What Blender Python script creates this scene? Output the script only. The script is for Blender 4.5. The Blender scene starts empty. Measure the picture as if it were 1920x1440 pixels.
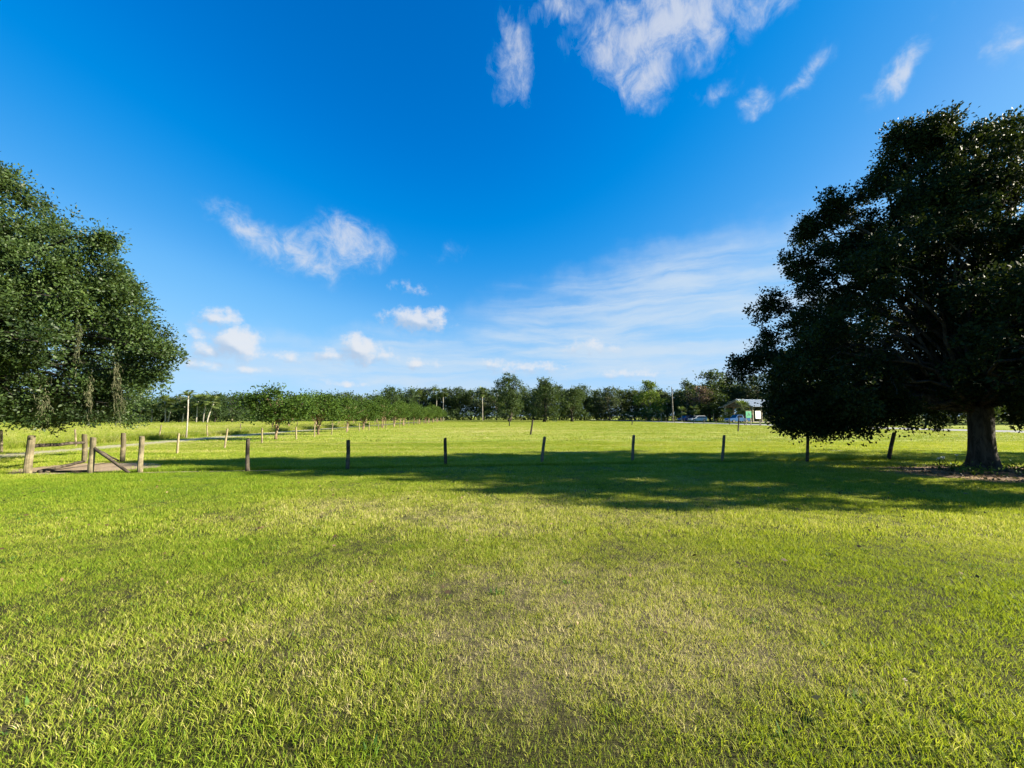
import bpy, math, random
import numpy as np
from mathutils import Vector, Matrix, Euler

R = math.radians
rng = np.random.default_rng(7)
random.seed(7)
scene = bpy.context.scene
COL = scene.collection

# ------------------------------------------------------------------ camera
EYE = 1.6
FPX, CX, CY = 721.0, 960.0, 720.0            # focal length and centre in photograph pixels
PITCH = math.atan(60.0 / FPX)                # horizon lies 60 px under the centre
cam_d = bpy.data.cameras.new('camera')
cam = bpy.data.objects.new('camera', cam_d); COL.objects.link(cam)
cam.location = (0, 0, EYE)
cam.rotation_euler = (R(90) + PITCH, 0, 0)
cam_d.sensor_width = 36.0
cam_d.lens = FPX / 1920.0 * 36.0
cam_d.clip_start = 0.05
cam_d.clip_end = 5000
scene.camera = cam

# ------------------------------------------------------------------ world, sun, exposure
SUN_EL, SUN_AZ = 23.0, 93.5                  # degrees; azimuth clockwise from +Y (view direction)
SKY_STRENGTH, SUN_STRENGTH, EXPOSURE = 0.057, 5.0, 2.0
scene.view_settings.view_transform = 'Standard'
scene.view_settings.look = 'None'
scene.view_settings.exposure = EXPOSURE
scene.view_settings.gamma = 1.0
scene.view_settings.use_curve_mapping = False
cy = scene.cycles
cy.max_bounces, cy.diffuse_bounces, cy.glossy_bounces, cy.transmission_bounces = 5, 3, 1, 3


def ray(px, py):
    x, y, z = (px - CX) / FPX, 1.0, -(py - CY) / FPX
    c, s = math.cos(PITCH), math.sin(PITCH)
    return Vector((x, y * c - z * s, y * s + z * c))


def ground(px, py):
    d = ray(px, py); t = -EYE / d.z
    return Vector((d.x * t, d.y * t, 0.0))


def at(px, py, depth):
    d = ray(px, py); t = depth / d.y
    return Vector((d.x * t, depth, EYE + d.z * t))


world = bpy.data.worlds.new('World'); scene.world = world
world.cycles.sampling_method = 'NONE'
world.use_nodes = True
nt = world.node_tree; nt.nodes.clear()


class NT:
    """small helper for writing node trees"""
    def __init__(self, tree): self.t = tree
    def n(self, kind, **kw):
        nd = self.t.nodes.new(kind)
        for k, v in kw.items(): setattr(nd, k, v)
        return nd
    def put(self, sock, v):
        if hasattr(v, 'is_output'): self.t.links.new(v, sock)
        elif v is not None: sock.default_value = v
    def math(self, op, a, b=None, c=None, clamp=False):
        nd = self.n('ShaderNodeMath', operation=op, use_clamp=clamp)
        self.put(nd.inputs[0], a)
        if b is not None: self.put(nd.inputs[1], b)
        if c is not None: self.put(nd.inputs[2], c)
        return nd.outputs[0]
    def vmath(self, op, a, b=None):
        nd = self.n('ShaderNodeVectorMath', operation=op)
        self.put(nd.inputs[0], a)
        if b is not None:
            if op == 'SCALE': self.put(nd.inputs[3], b)
            else: self.put(nd.inputs[1], b)
        return nd.outputs['Value'] if op in ('LENGTH', 'DOT_PRODUCT', 'DISTANCE') else nd.outputs[0]
    def sstep(self, v, lo, hi, a=0.0, b=1.0):
        nd = self.n('ShaderNodeMapRange', interpolation_type='SMOOTHSTEP')
        self.put(nd.inputs['Value'], v); self.put(nd.inputs['From Min'], lo); self.put(nd.inputs['From Max'], hi)
        self.put(nd.inputs['To Min'], a); self.put(nd.inputs['To Max'], b)
        return nd.outputs['Result']
    def noise(self, vec, scale, detail=4.0, rough=0.55, dist=0.0, col=False):
        nd = self.n('ShaderNodeTexNoise')
        self.put(nd.inputs['Vector'], vec); nd.inputs['Scale'].default_value = scale
        nd.inputs['Detail'].default_value = detail; nd.inputs['Roughness'].default_value = rough
        nd.inputs['Distortion'].default_value = dist
        return nd.outputs['Color' if col else 'Fac']
    def mapping(self, vec, loc=(0, 0, 0), rot=(0, 0, 0), scale=(1, 1, 1), kind='POINT'):
        nd = self.n('ShaderNodeMapping', vector_type=kind)
        self.put(nd.inputs['Vector'], vec)
        nd.inputs['Location'].default_value = loc; nd.inputs['Rotation'].default_value = rot; nd.inputs['Scale'].default_value = scale
        return nd.outputs[0]
    def mix(self, f, a, b, blend='MIX'):
        nd = self.n('ShaderNodeMix', data_type='RGBA', blend_type=blend)
        self.put(nd.inputs[0], f)
        for s, v in ((nd.inputs[6], a), (nd.inputs[7], b)):
            if isinstance(v, tuple) and len(v) == 3: v = v + (1.0,)
            self.put(s, v)
        return nd.outputs[2]
    def combine(self, x, y, z=0.0):
        nd = self.n('ShaderNodeCombineXYZ')
        for s, v in zip(nd.inputs, (x, y, z)): self.put(s, v)
        return nd.outputs[0]


W = NT(nt)
sky = W.n('ShaderNodeTexSky', sky_type='NISHITA')
sky.sun_disc = False
sky.sun_elevation = R(SUN_EL); sky.sun_rotation = R(SUN_AZ)
sky.altitude = 0; sky.air_density = 0.7; sky.dust_density = 0.3; sky.ozone_density = 1.0
# the camera's rendering of the sky colour: one tone curve per channel, the same for every direction
sepc = W.n('ShaderNodeSeparateColor'); nt.links.new(sky.outputs[0], sepc.inputs[0])
comb = W.n('ShaderNodeCombineColor')
CURVES = (((0, 0), (0.8, 0.0), (1.1, 0.20), (1.6, 0.72), (3.0, 1.45), (6.0, 2.0), (10, 2.3)),
          ((0, 0), (1.0, 0.78), (1.35, 1.15), (2.0, 1.72), (2.6, 2.25), (4.5, 2.9), (10, 3.3)),
          ((0, 0), (1.7, 2.55), (2.45, 3.4), (3.5, 3.95), (4.2, 4.25), (10, 4.35)))
for ci, cv_ in enumerate(CURVES):
    fc = W.n('ShaderNodeFloatCurve'); c_ = fc.mapping.curves[0]
    c_.points[0].location = (0, 0); c_.points[1].location = (1.0, cv_[-1][1] / 10)
    for (x_, y_) in cv_[1:-1]: c_.points.new(x_ / 10, y_ / 10)
    fc.mapping.update()
    W.put(fc.inputs['Value'], W.math('MULTIPLY', sepc.outputs[ci], 0.1))
    nt.links.new(W.math('MULTIPLY', fc.outputs[0], 10.0), comb.inputs[ci])
skycol = comb.outputs[0]
# clouds: azimuth / elevation of the sky direction, cloud groups with ragged noise edges
tc = W.n('ShaderNodeTexCoord')
dirv = tc.outputs['Generated']
sep = W.n('ShaderNodeSeparateXYZ'); nt.links.new(dirv, sep.inputs[0])
az = W.math('ARCTAN2', sep.outputs[0], sep.outputs[1])
el = W.math('ARCSINE', sep.outputs[2])
ae = W.combine(az, el)
warp = W.vmath('SUBTRACT', W.noise(ae, 7.0, 5.0, 0.6, col=True), (0.5, 0.5, 0.5))
aew = W.vmath('ADD', ae, W.vmath('SCALE', warp, 0.13))
aew_low = W.vmath('ADD', ae, W.vmath('SCALE', warp, 0.035))


def sky_ellipse(px, py, rx, ry, rot=0.0, strength=1.0, coords=None):
    def a_e(qx, qy):
        d = ray(qx, qy).normalized()
        return math.atan2(d.x, d.y), math.asin(d.z)
    a0, e0 = a_e(px, py)
    a1, _ = a_e(px + rx, py); a2, _ = a_e(px - rx, py)
    _, e1 = a_e(px, py - ry); _, e2 = a_e(px, py + ry)
    m = W.mapping(coords, (a0, e0, 0), (0, 0, R(rot)), (abs(a1 - a2) / 2, abs(e1 - e2) / 2, 1.0), 'TEXTURE')
    return W.math('MULTIPLY_ADD', W.vmath('LENGTH', m), -strength, strength)


def cloud_layer(blobs, coords):
    acc = None
    for b in blobs:
        v = sky_ellipse(*b, coords=coords)
        acc = v if acc is None else W.math('MAXIMUM', acc, v)
    return acc


wispy = cloud_layer([
    (1250, 40, 250, 130, 0, 1.35), (1215, 140, 85, 85, 0, 1.1), (1140, 90, 80, 100, 0, 0.75), (1060, 25, 95, 55, 0, 0.8), (1440, 10, 150, 60, 0, 0.7),
    (1330, 70, 110, 90, 0, 0.8),
    (958, 120, 62, 120, -8, 0.85), (950, 50, 50, 80, 0, 0.5),
    (1685, 140, 135, 40, 38, 1.05), (1640, 182, 70, 28, 30, 0.7), (1418, 180, 50, 52, 0, 0.95), (1510, 140, 75, 48, 20, 0.7), (1350, 165, 60, 24, 8, 0.5),
    (1890, 105, 80, 55, 15, 0.75), (1850, 118, 40, 24, 0, 0.6),
    (460, 420, 110, 46, -25, 0.95), (545, 468, 150, 62, -8, 1.0), (655, 455, 125, 62, 5, 1.0), (845, 470, 60, 30, 20, 0.35)], aew)
PUFFS = [
    (445, 644, 66, 46, 0, 1.25), (412, 598, 62, 30, 0, 0.85), (362, 622, 48, 24, -8, 0.5), (395, 655, 60, 32, 0, 0.7),
    (674, 656, 52, 40, 0, 1.2), (626, 664, 52, 26, 0, 0.7), (716, 668, 48, 22, 0, 0.65),
    (785, 600, 86, 34, 0, 1.05), (812, 594, 44, 30, 0, 0.9), (770, 540, 65, 20, 0, 0.35),
    (385, 682, 54, 22, 0, 0.62), (540, 668, 78, 20, 0, 0.48), (780, 681, 68, 18, 0, 0.55), (470, 692, 80, 14, 0, 0.5),
    (985, 690, 130, 18, 0, 0.58), (1110, 652, 90, 24, 0, 0.5), (1180, 700, 120, 14, 0, 0.45), (640, 715, 80, 10, 0, 0.5), (925, 684, 40, 14, 0, 0.7)]
puffs = cloud_layer(PUFFS, aew_low)
puffs_s = cloud_layer(PUFFS, W.vmath('ADD', aew_low, (0.011, 0.013, 0.0)))
n1 = W.noise(ae, 19.0, 9.0, 0.68, 0.5)
n2 = W.noise(ae, 34.0, 6.0, 0.6)
d_w = W.math('ADD', wispy, W.math('MULTIPLY', W.math('SUBTRACT', n1, 0.5), 2.3))
d_w = W.math('MULTIPLY', W.sstep(d_w, -0.05, 1.35), W.sstep(wispy, 0.0, 0.5))
d_w = W.math('MULTIPLY', d_w, 0.74)
d_p = W.math('ADD', puffs, W.math('MULTIPLY', W.math('SUBTRACT', n2, 0.5), 1.9))
d_p = W.math('MULTIPLY', W.sstep(d_p, 0.08, 0.85), W.sstep(puffs, 0.0, 0.25))
d_p = W.math('MULTIPLY', d_p, 0.80)
# thin cirrus veil: streaks rising to the right, low over the horizon
cv = W.mapping(aew_low, (0, 0, 0), (0, 0, R(-13)), (2.2, 17.0, 1.0))
n3 = W.noise(cv, 1.25, 6.0, 0.58, 0.4)
reg = cloud_layer([(1170, 640, 600, 190, 10, 1.4), (1330, 560, 330, 95, 14, 0.9), (880, 695, 900, 85, 0, 1.1), (2300, 660, 700, 200, 0, 1.0), (-500, 690, 800, 120, 0, 0.6)], aew)
d_c = W.math('MULTIPLY', W.sstep(n3, 0.30, 0.68, 0.22, 1.0), W.sstep(reg, 0.0, 0.8))
d_c = W.math('MULTIPLY', d_c, 0.80)
# lit tops and greyer undersides of the puffs
under = W.sstep(W.math('ADD', W.math('SUBTRACT', puffs, puffs_s), W.math('MULTIPLY', W.math('SUBTRACT', n2, 0.5), 0.5)), -0.22, 0.22)
LIT, GREY = (3.75, 3.75, 3.85), (2.1, 2.6, 3.35)
c_p = W.mix(under, GREY, LIT)
c_w = W.mix(W.sstep(d_w, 0.1, 0.7), (2.3, 2.95, 3.8), (3.35, 3.5, 3.75))
skycol = W.mix(d_c, skycol, (2.9, 3.4, 3.9))
skycol = W.mix(d_w, skycol, c_w)
skycol = W.mix(d_p, skycol, c_p)
bg = W.n('ShaderNodeBackground'); bg.inputs['Strength'].default_value = SKY_STRENGTH
nt.links.new(skycol, bg.inputs['Color'])
wo = W.n('ShaderNodeOutputWorld'); nt.links.new(bg.outputs[0], wo.inputs['Surface'])

sun_d = bpy.data.lights.new('sun', 'SUN'); sun_d.energy = SUN_STRENGTH; sun_d.angle = R(0.53); sun_d.color = (1.0, 0.91, 0.72)
sun = bpy.data.objects.new('sun', sun_d); COL.objects.link(sun)
to_sun = Vector((math.sin(R(SUN_AZ)) * math.cos(R(SUN_EL)), math.cos(R(SUN_AZ)) * math.cos(R(SUN_EL)), math.sin(R(SUN_EL))))
sun.rotation_euler = to_sun.to_track_quat('Z', 'Y').to_euler()
sun.location = to_sun * 60

# ------------------------------------------------------------------ helpers


def tag(o, label=None, cat=None, group=None, kind=None):
    if label: o['label'] = label
    if cat: o['category'] = cat
    if group: o['group'] = group
    if kind: o['kind'] = kind
    return o


def link(o, parent=None):
    COL.objects.link(o)
    if parent is not None: o.parent = parent
    return o


def empty(name, loc=(0, 0, 0), rz=0.0):
    o = bpy.data.objects.new(name, None); o.empty_display_size = 0.2
    o.location = loc; o.rotation_euler = (0, 0, rz)
    return link(o)


class MB:
    """collects verts / faces; build() links them as one mesh object"""
    def __init__(self): self.v = []; self.f = []
    def add(self, vs, fs):
        k = len(self.v); self.v += [tuple(p) for p in vs]; self.f += [tuple(i + k for i in f) for f in fs]
        return self
    def box(self, lo, hi, m=None):
        x0, y0, z0 = lo; x1, y1, z1 = hi
        vs = [Vector(p) for p in ((x0, y0, z0), (x1, y0, z0), (x1, y1, z0), (x0, y1, z0), (x0, y0, z1), (x1, y0, z1), (x1, y1, z1), (x0, y1, z1))]
        if m is not None: vs = [m @ p for p in vs]
        return self.add(vs, ((3, 2, 1, 0), (4, 5, 6, 7), (0, 1, 5, 4), (1, 2, 6, 5), (2, 3, 7, 6), (3, 0, 4, 7)))
    def tube(self, pts, rad, seg=8, cap=True, wob=0.0):
        pts = [Vector(p) for p in pts]; n = len(pts)
        if not hasattr(rad, '__len__'): rad = [rad] * n
        ref = Vector((0.31, 0.87, 0.37)); vs = []; fs = []
        for i, p in enumerate(pts):
            t = (pts[min(i + 1, n - 1)] - pts[max(i - 1, 0)]).normalized()
            a = t.cross(ref)
            if a.length < 1e-4: a = t.cross(Vector((1, 0, 0)))
            a.normalize(); b = t.cross(a)
            for k in range(seg):
                an = 2 * math.pi * k / seg
                r = rad[i] * (1 + (random.uniform(-wob, wob) if wob else 0))
                vs.append(p + a * (math.cos(an) * r) + b * (math.sin(an) * r))
        for i in range(n - 1):
            for k in range(seg):
                k2 = (k + 1) % seg
                fs.append((i * seg + k, i * seg + k2, (i + 1) * seg + k2, (i + 1) * seg + k))
        if cap:
            fs.append(tuple(range(seg - 1, -1, -1))); fs.append(tuple((n - 1) * seg + k for k in range(seg)))
        return self.add(vs, fs)
    def mesh(self, name, mat, smooth=False):
        me = bpy.data.meshes.new(name); me.from_pydata(self.v, [], self.f); me.update()
        if mat: me.materials.append(mat)
        if smooth: me.polygons.foreach_set('use_smooth', [True] * len(me.polygons))
        return me
    def build(self, name, mat, parent=None, smooth=False, loc=None):
        o = bpy.data.objects.new(name, self.mesh(name, mat, smooth))
        if loc is not None: o.location = loc
        return link(o, parent)


def quads_mesh(name, P, mat, tint=None, nper=4):
    """P: (N,4,3) array of quads -> mesh, optional per-quad tint attribute"""
    N = len(P)
    me = bpy.data.meshes.new(name)
    me.vertices.add(N * 4); me.vertices.foreach_set('co', P.reshape(-1).astype(np.float32))
    me.loops.add(N * 4); me.loops.foreach_set('vertex_index', np.arange(N * 4, dtype=np.int32))
    me.polygons.add(N); me.polygons.foreach_set('loop_start', np.arange(0, N * 4, 4, dtype=np.int32))
    me.update(calc_edges=True)
    if tint is not None:
        a = me.attributes.new('tint', 'FLOAT', 'POINT')
        a.data.foreach_set('value', np.repeat(tint, 4).astype(np.float32))
    if mat: me.materials.append(mat)
    return me


def unit(a): return a / np.maximum(np.linalg.norm(a, axis=-1, keepdims=True), 1e-6)


def leaf_quads(c, axis, size, aspect, g, fold=0.25):
    """diamond leaves: c centres (N,3), axis growth direction, size length"""
    N = len(c)
    side = unit(np.cross(axis, g.normal(size=(N, 3))))
    nor = np.cross(axis, side)
    L = size[:, None]; Wd = (size * aspect)[:, None]
    base = c - axis * L * 0.5; tip = c + axis * L * 0.5
    l = c + side * Wd * 0.5 + nor * Wd * fold; r = c - side * Wd * 0.5 + nor * Wd * fold
    return np.stack([base, r, tip, l], axis=1)


def copy_tree(o, parent=None):
    c = o.copy(); COL.objects.link(c); c.parent = parent
    for ch in o.children: copy_tree(ch, c)
    return c


# ------------------------------------------------------------------ materials


def new_mat(name):
    m = bpy.data.materials.new(name); m.use_nodes = True
    t = m.node_tree; t.nodes.clear()
    N = NT(t); out = N.n('ShaderNodeOutputMaterial')
    return m, N, out


def pbr(N, out, col, rough=0.8, bump=None, bstr=0.3, bdist=0.02, spec=0.3, metal=0.0):
    b = N.n('ShaderNodeBsdfPrincipled')
    if isinstance(col, tuple) and len(col) == 3: col = col + (1.0,)
    N.put(b.inputs['Base Color'], col); N.put(b.inputs['Roughness'], rough)
    b.inputs['Specular IOR Level'].default_value = spec; b.inputs['Metallic'].default_value = metal
    if bump is not None:
        bn = N.n('ShaderNodeBump'); bn.inputs['Strength'].default_value = bstr; bn.inputs['Distance'].default_value = bdist
        N.put(bn.inputs['Height'], bump); N.t.links.new(bn.outputs[0], b.inputs['Normal'])
    N.t.links.new(b.outputs[0], out.inputs['Surface'])
    return b


def simple_mat(name, col, rough=0.7, var=0.25, scale=6.0, metal=0.0, spec=0.3):
    m, N, out = new_mat(name)
    p = N.n('ShaderNodeTexCoord').outputs['Object']
    nz = N.noise(p, scale, 5.0, 0.6)
    dark = tuple(c * (1 - var) for c in col); light = tuple(min(1, c * (1 + var)) for c in col)
    pbr(N, out, N.mix(nz, dark, light), rough, nz, 0.15, 0.01, spec, metal)
    return m


def leaf_mat(name, dark, mid, light, trans=0.3, patch=0.6, rough=0.6, spec=0.15):
    m, N, out = new_mat(name)
    tint = N.n('ShaderNodeAttribute', attribute_name='tint').outputs['Fac']
    geo = N.n('ShaderNodeNewGeometry')
    nz = N.noise(geo.outputs['Position'], patch, 3.0, 0.6)
    oi = N.n('ShaderNodeObjectInfo').outputs['Random']
    f = N.math('ADD', N.math('MULTIPLY', tint, 0.7), N.math('MULTIPLY', N.math('SUBTRACT', nz, 0.5), 0.7))
    f = N.math('ADD', f, N.math('MULTIPLY', N.math('SUBTRACT', oi, 0.4), 0.3))
    rp = N.n('ShaderNodeValToRGB'); N.put(rp.inputs[0], f)
    e = rp.color_ramp.elements; e[0].position = 0.05; e[0].color = dark + (1,); e[1].position = 0.95; e[1].color = light + (1,)
    k = e.new(0.5); k.color = mid + (1,)
    c = rp.outputs[0]
    b = N.n('ShaderNodeBsdfPrincipled'); N.put(b.inputs['Base Color'], c); b.inputs['Roughness'].default_value = rough
    b.inputs['Specular IOR Level'].default_value = spec
    tr = N.n('ShaderNodeBsdfTranslucent')
    N.put(tr.inputs['Color'], N.mix(0.55, c, (0.16, 0.22, 0.02)))
    mx = N.n('ShaderNodeMixShader'); mx.inputs[0].default_value = trans
    N.t.links.new(b.outputs[0], mx.inputs[1]); N.t.links.new(tr.outputs[0], mx.inputs[2]); N.t.links.new(mx.outputs[0], out.inputs['Surface'])
    return m


def dryness(N, pos):
    """how straw-dry the turf is at a place (0 green .. 1 straw): worn patches in the lawn and mown field"""
    flat = N.mapping(pos, (0, 0, 0), (0, 0, 0), (1, 1, 0))
    a = N.noise(flat, 0.33, 3.0, 0.55)
    b = N.noise(flat, 1.7, 4.0, 0.6)
    c = N.noise(N.mapping(flat, (3, 1, 0), (0, 0, R(5)), (0.09, 0.62, 1)), 1.0, 5.0, 0.62)
    rows = N.noise(N.mapping(flat, (9, 4, 0), (0, 0, R(11)), (0.035, 0.85, 1)), 1.0, 2.0, 0.5)

    def worn(x, y, rx, ry, s):
        v = N.vmath('LENGTH', N.mapping(flat, (x, y, 0), (0, 0, 0), (rx, ry, 1), 'TEXTURE'))
        return N.sstep(v, 1.0, 0.15, 0.0, s)
    w = N.math('ADD', worn(0.3, 3.5, 5.5, 2.4, 0.26), worn(-0.6, 6.6, 7.0, 2.0, 0.26))
    w = N.math('ADD', w, worn(0.9, 2.9, 2.6, 1.3, 0.12))
    w = N.math('ADD', w, worn(-1.0, 44, 12, 16, 0.2))
    w = N.math('ADD', w, worn(-45, 60, 30, 45, 0.12))
    sy = N.n('ShaderNodeSeparateXYZ'); N.put(sy.inputs[0], pos)
    w = N.math('ADD', w, N.sstep(sy.outputs[1], 13.0, 30.0, 0.0, 0.10))
    w = N.math('ADD', w, worn(-9, 9, 9, 6, -0.26))
    w = N.math('ADD', w, worn(4.4, 3.0, 3.0, 2.8, -0.34))
    w = N.math('ADD', w, worn(0.2, 1.4, 6, 1.0, -0.30))
    s = N.math('ADD', N.math('MULTIPLY', a, 0.62), N.math('MULTIPLY', b, 0.55))
    s = N.math('ADD', s, N.math('MULTIPLY', N.math('SUBTRACT', N.noise(flat, 6.5, 3.0, 0.6), 0.5), 0.6))
    s = N.math('ADD', s, N.math('MULTIPLY', c, 0.62))
    s = N.math('ADD', s, N.math('MULTIPLY', N.math('SUBTRACT', rows, 0.5), N.sstep(sy.outputs[1], 8.0, 20.0, 0.0, 0.85)))
    return N.math('ADD', N.math('SUBTRACT', s, 0.58), w)


def turf_colour(N, f):
    rp = N.n('ShaderNodeValToRGB'); N.put(rp.inputs[0], f)
    e = rp.color_ramp.elements
    e[0].position = 0.0; e[0].color = (0.115, 0.195, 0.014, 1); e[1].position = 1.0; e[1].color = (0.60, 0.50, 0.29, 1)
    k = e.new(0.30); k.color = (0.235, 0.305, 0.026, 1)
    k = e.new(0.62); k.color = (0.375, 0.375, 0.07, 1)
    return rp.outputs[0]


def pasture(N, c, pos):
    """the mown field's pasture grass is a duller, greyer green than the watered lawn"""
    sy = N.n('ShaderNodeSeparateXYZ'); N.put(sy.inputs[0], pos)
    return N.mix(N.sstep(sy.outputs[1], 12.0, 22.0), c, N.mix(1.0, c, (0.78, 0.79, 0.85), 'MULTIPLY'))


def blade_mat(name, shift=0.0, trans=0.35):
    m, N, out = new_mat(name)
    pos = N.n('ShaderNodeNewGeometry').outputs['Position']
    tint = N.n('ShaderNodeAttribute', attribute_name='tint').outputs['Fac']
    oi = N.n('ShaderNodeObjectInfo').outputs['Random']
    f = N.math('ADD', dryness(N, pos), N.math('MULTIPLY', N.math('SUBTRACT', tint, 0.45), 0.65))
    f = N.math('ADD', f, N.math('MULTIPLY', N.math('SUBTRACT', oi, 0.5), 0.46))
    f = N.math('ADD', f, shift, clamp=True)
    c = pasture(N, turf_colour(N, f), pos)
    b = N.n('ShaderNodeBsdfPrincipled'); N.put(b.inputs['Base Color'], c); b.inputs['Roughness'].default_value = 0.5
    b.inputs['Specular IOR Level'].default_value = 0.10
    tr = N.n('ShaderNodeBsdfTranslucent'); N.put(tr.inputs['Color'], N.mix(0.40, c, (0.46, 0.50, 0.01)))
    mx = N.n('ShaderNodeMixShader'); mx.inputs[0].default_value = trans
    N.t.links.new(b.outputs[0], mx.inputs[1]); N.t.links.new(tr.outputs[0], mx.inputs[2]); N.t.links.new(mx.outputs[0], out.inputs['Surface'])
    return m


def lawn_mat():
    m, N, out = new_mat('turf_ground')
    pos = N.n('ShaderNodeNewGeometry').outputs['Position']
    f = dryness(N, pos)
    fine = N.noise(pos, 26.0, 6.0, 0.7)
    mid = N.noise(N.mapping(pos, (0, 0, 0), (0, 0, 0), (0.35, 1.4, 1)), 1.6, 6.0, 0.7)
    f = N.math('ADD', f, N.math('MULTIPLY', N.math('SUBTRACT', fine, 0.5), 0.5))
    f = N.math('ADD', f, N.math('MULTIPLY', N.math('SUBTRACT', mid, 0.5), 0.55), clamp=True)
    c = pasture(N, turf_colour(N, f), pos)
    # near the camera the soil and thatch between the blades show; further off the turf closes up
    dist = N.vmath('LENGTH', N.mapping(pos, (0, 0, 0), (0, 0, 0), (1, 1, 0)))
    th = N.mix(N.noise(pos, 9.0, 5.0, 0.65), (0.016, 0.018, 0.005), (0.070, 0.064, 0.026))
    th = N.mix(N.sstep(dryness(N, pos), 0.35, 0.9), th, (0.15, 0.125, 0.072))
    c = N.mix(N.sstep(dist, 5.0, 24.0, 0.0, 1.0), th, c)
    h = N.math('ADD', N.noise(pos, 5.0, 8.0, 0.75), N.math('MULTIPLY', mid, 0.6))
    pbr(N, out, c, 0.9, h, 0.9, 0.10, 0.1)
    return m


def wood_mat(name, a, b, stain=None):
    m, N, out = new_mat(name)
    p = N.n('ShaderNodeTexCoord').outputs['Object']
    g = N.noise(N.mapping(p, (0, 0, 0), (0, 0, 0), (26, 26, 1.6)), 1.0, 6.0, 0.65, 0.6)
    q = N.noise(p, 3.2, 4.0, 0.6)
    r_ = N.n('ShaderNodeObjectInfo').outputs['Random']
    c = N.mix(g, a, b)
    c = N.mix(N.sstep(N.math('ADD', q, N.math('MULTIPLY', r_, 0.2)), 0.44, 0.68, 0, 0.85), c, stain or tuple(v * 0.35 for v in a))
    pbr(N, out, c, 0.85, g, 0.7, 0.012, 0.2)
    return m


def soil_mat(name, a, b, scale=7.0):
    m, N, out = new_mat(name)
    p = N.n('ShaderNodeNewGeometry').outputs['Position']
    n_ = N.noise(p, scale, 8.0, 0.7); k = N.noise(p, 0.9, 4.0, 0.6)
    f = N.math('ADD', N.math('MULTIPLY', n_, 0.6), N.math('MULTIPLY', k, 0.4))
    pbr(N, out, N.mix(N.sstep(f, 0.3, 0.7), a, b), 0.95, n_, 0.8, 0.04, 0.1)
    return m


def bark_mat(name, a, b):
    m, N, out = new_mat(name)
    p = N.n('ShaderNodeTexCoord').outputs['Object']
    w = N.noise(N.mapping(p, (0, 0, 0), (0, 0, 0), (9, 9, 2.2)), 1.0, 7.0, 0.7, 0.8)
    k = N.noise(p, 0.8, 3.0, 0.5)
    c = N.mix(N.sstep(w, 0.35, 0.65), a, b)
    c = N.mix(N.sstep(k, 0.55, 0.75, 0, 0.5), c, tuple(v * 1.1 for v in b))
    pbr(N, out, c, 0.95, w, 1.0, 0.05, 0.1)
    return m


def metal_roof_mat():
    m, N, out = new_mat('ribbed_metal')
    p = N.n('ShaderNodeTexCoord').outputs['Object']
    n_ = N.noise(p, 1.2, 5.0, 0.6)
    pbr(N, out, N.mix(n_, (0.26, 0.31, 0.36), (0.38, 0.43, 0.48)), 0.42, n_, 0.1, 0.01, 0.5, 0.2)
    return m


M_TURF = lawn_mat()
M_BLADE = blade_mat('grass_blade', -0.02, 0.42)
M_FIELD = blade_mat('field_blade', -0.04, 0.3)
M_HAY = blade_mat('hay_blade', -0.12, 0.4)
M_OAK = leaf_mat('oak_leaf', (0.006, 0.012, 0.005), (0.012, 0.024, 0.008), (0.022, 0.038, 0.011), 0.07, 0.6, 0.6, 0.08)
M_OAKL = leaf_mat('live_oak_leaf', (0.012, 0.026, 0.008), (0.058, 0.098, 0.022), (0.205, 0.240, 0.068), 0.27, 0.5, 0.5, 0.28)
M_ORCH = leaf_mat('orchard_leaf', (0.022, 0.048, 0.008), (0.052, 0.096, 0.014), (0.125, 0.165, 0.028), 0.27, 0.8, 0.6, 0.12)
M_WOOD1 = leaf_mat('woodland_leaf', (0.014, 0.030, 0.010), (0.036, 0.064, 0.019), (0.110, 0.140, 0.048), 0.2, 0.25)
M_WOOD2 = leaf_mat('grey_green_leaf', (0.022, 0.036, 0.020), (0.060, 0.080, 0.042), (0.150, 0.160, 0.095), 0.2, 0.25)
M_BRIGHT = leaf_mat('bright_leaf', (0.035, 0.075, 0.010), (0.095, 0.150, 0.020), (0.190, 0.235, 0.040), 0.35, 0.3)
M_DEAD = leaf_mat('rust_leaf', (0.060, 0.035, 0.028), (0.130, 0.075, 0.060), (0.210, 0.130, 0.100), 0.15, 0.4)
M_PALM = leaf_mat('palm_leaf', (0.035, 0.055, 0.014), (0.095, 0.130, 0.035), (0.210, 0.225, 0.075), 0.25, 0.5)
M_FEATHER = leaf_mat('feather_palm_leaf', (0.07, 0.10, 0.02), (0.16, 0.20, 0.05), (0.30, 0.33, 0.10), 0.35, 0.5)
M_MOSS = leaf_mat('hanging_moss', (0.06, 0.065, 0.035), (0.12, 0.12, 0.07), (0.21, 0.20, 0.12), 0.3, 2.0, 0.9, 0.05)
M_BARK = bark_mat('oak_bark', (0.018, 0.016, 0.013), (0.07, 0.062, 0.052))
M_BARKL = bark_mat('pale_bark', (0.10, 0.085, 0.06), (0.32, 0.27, 0.20))
M_PTRUNK = bark_mat('palm_trunk', (0.15, 0.135, 0.11), (0.40, 0.37, 0.31))
M_MYRTLE = bark_mat('smooth_bark', (0.10, 0.068, 0.042), (0.30, 0.22, 0.145))
M_POST = wood_mat('grey_post_wood', (0.07, 0.055, 0.04), (0.20, 0.165, 0.12))
M_POSTL = wood_mat('sunbleached_post_wood', (0.11, 0.088, 0.052), (0.33, 0.275, 0.17), (0.06, 0.052, 0.03))
M_RAIL = wood_mat('dark_rail_wood', (0.05, 0.04, 0.03), (0.14, 0.11, 0.08))
M_WIRE = simple_mat('galvanised_wire', (0.22, 0.21, 0.20), 0.5, 0.1, 3, 0.8)
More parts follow.
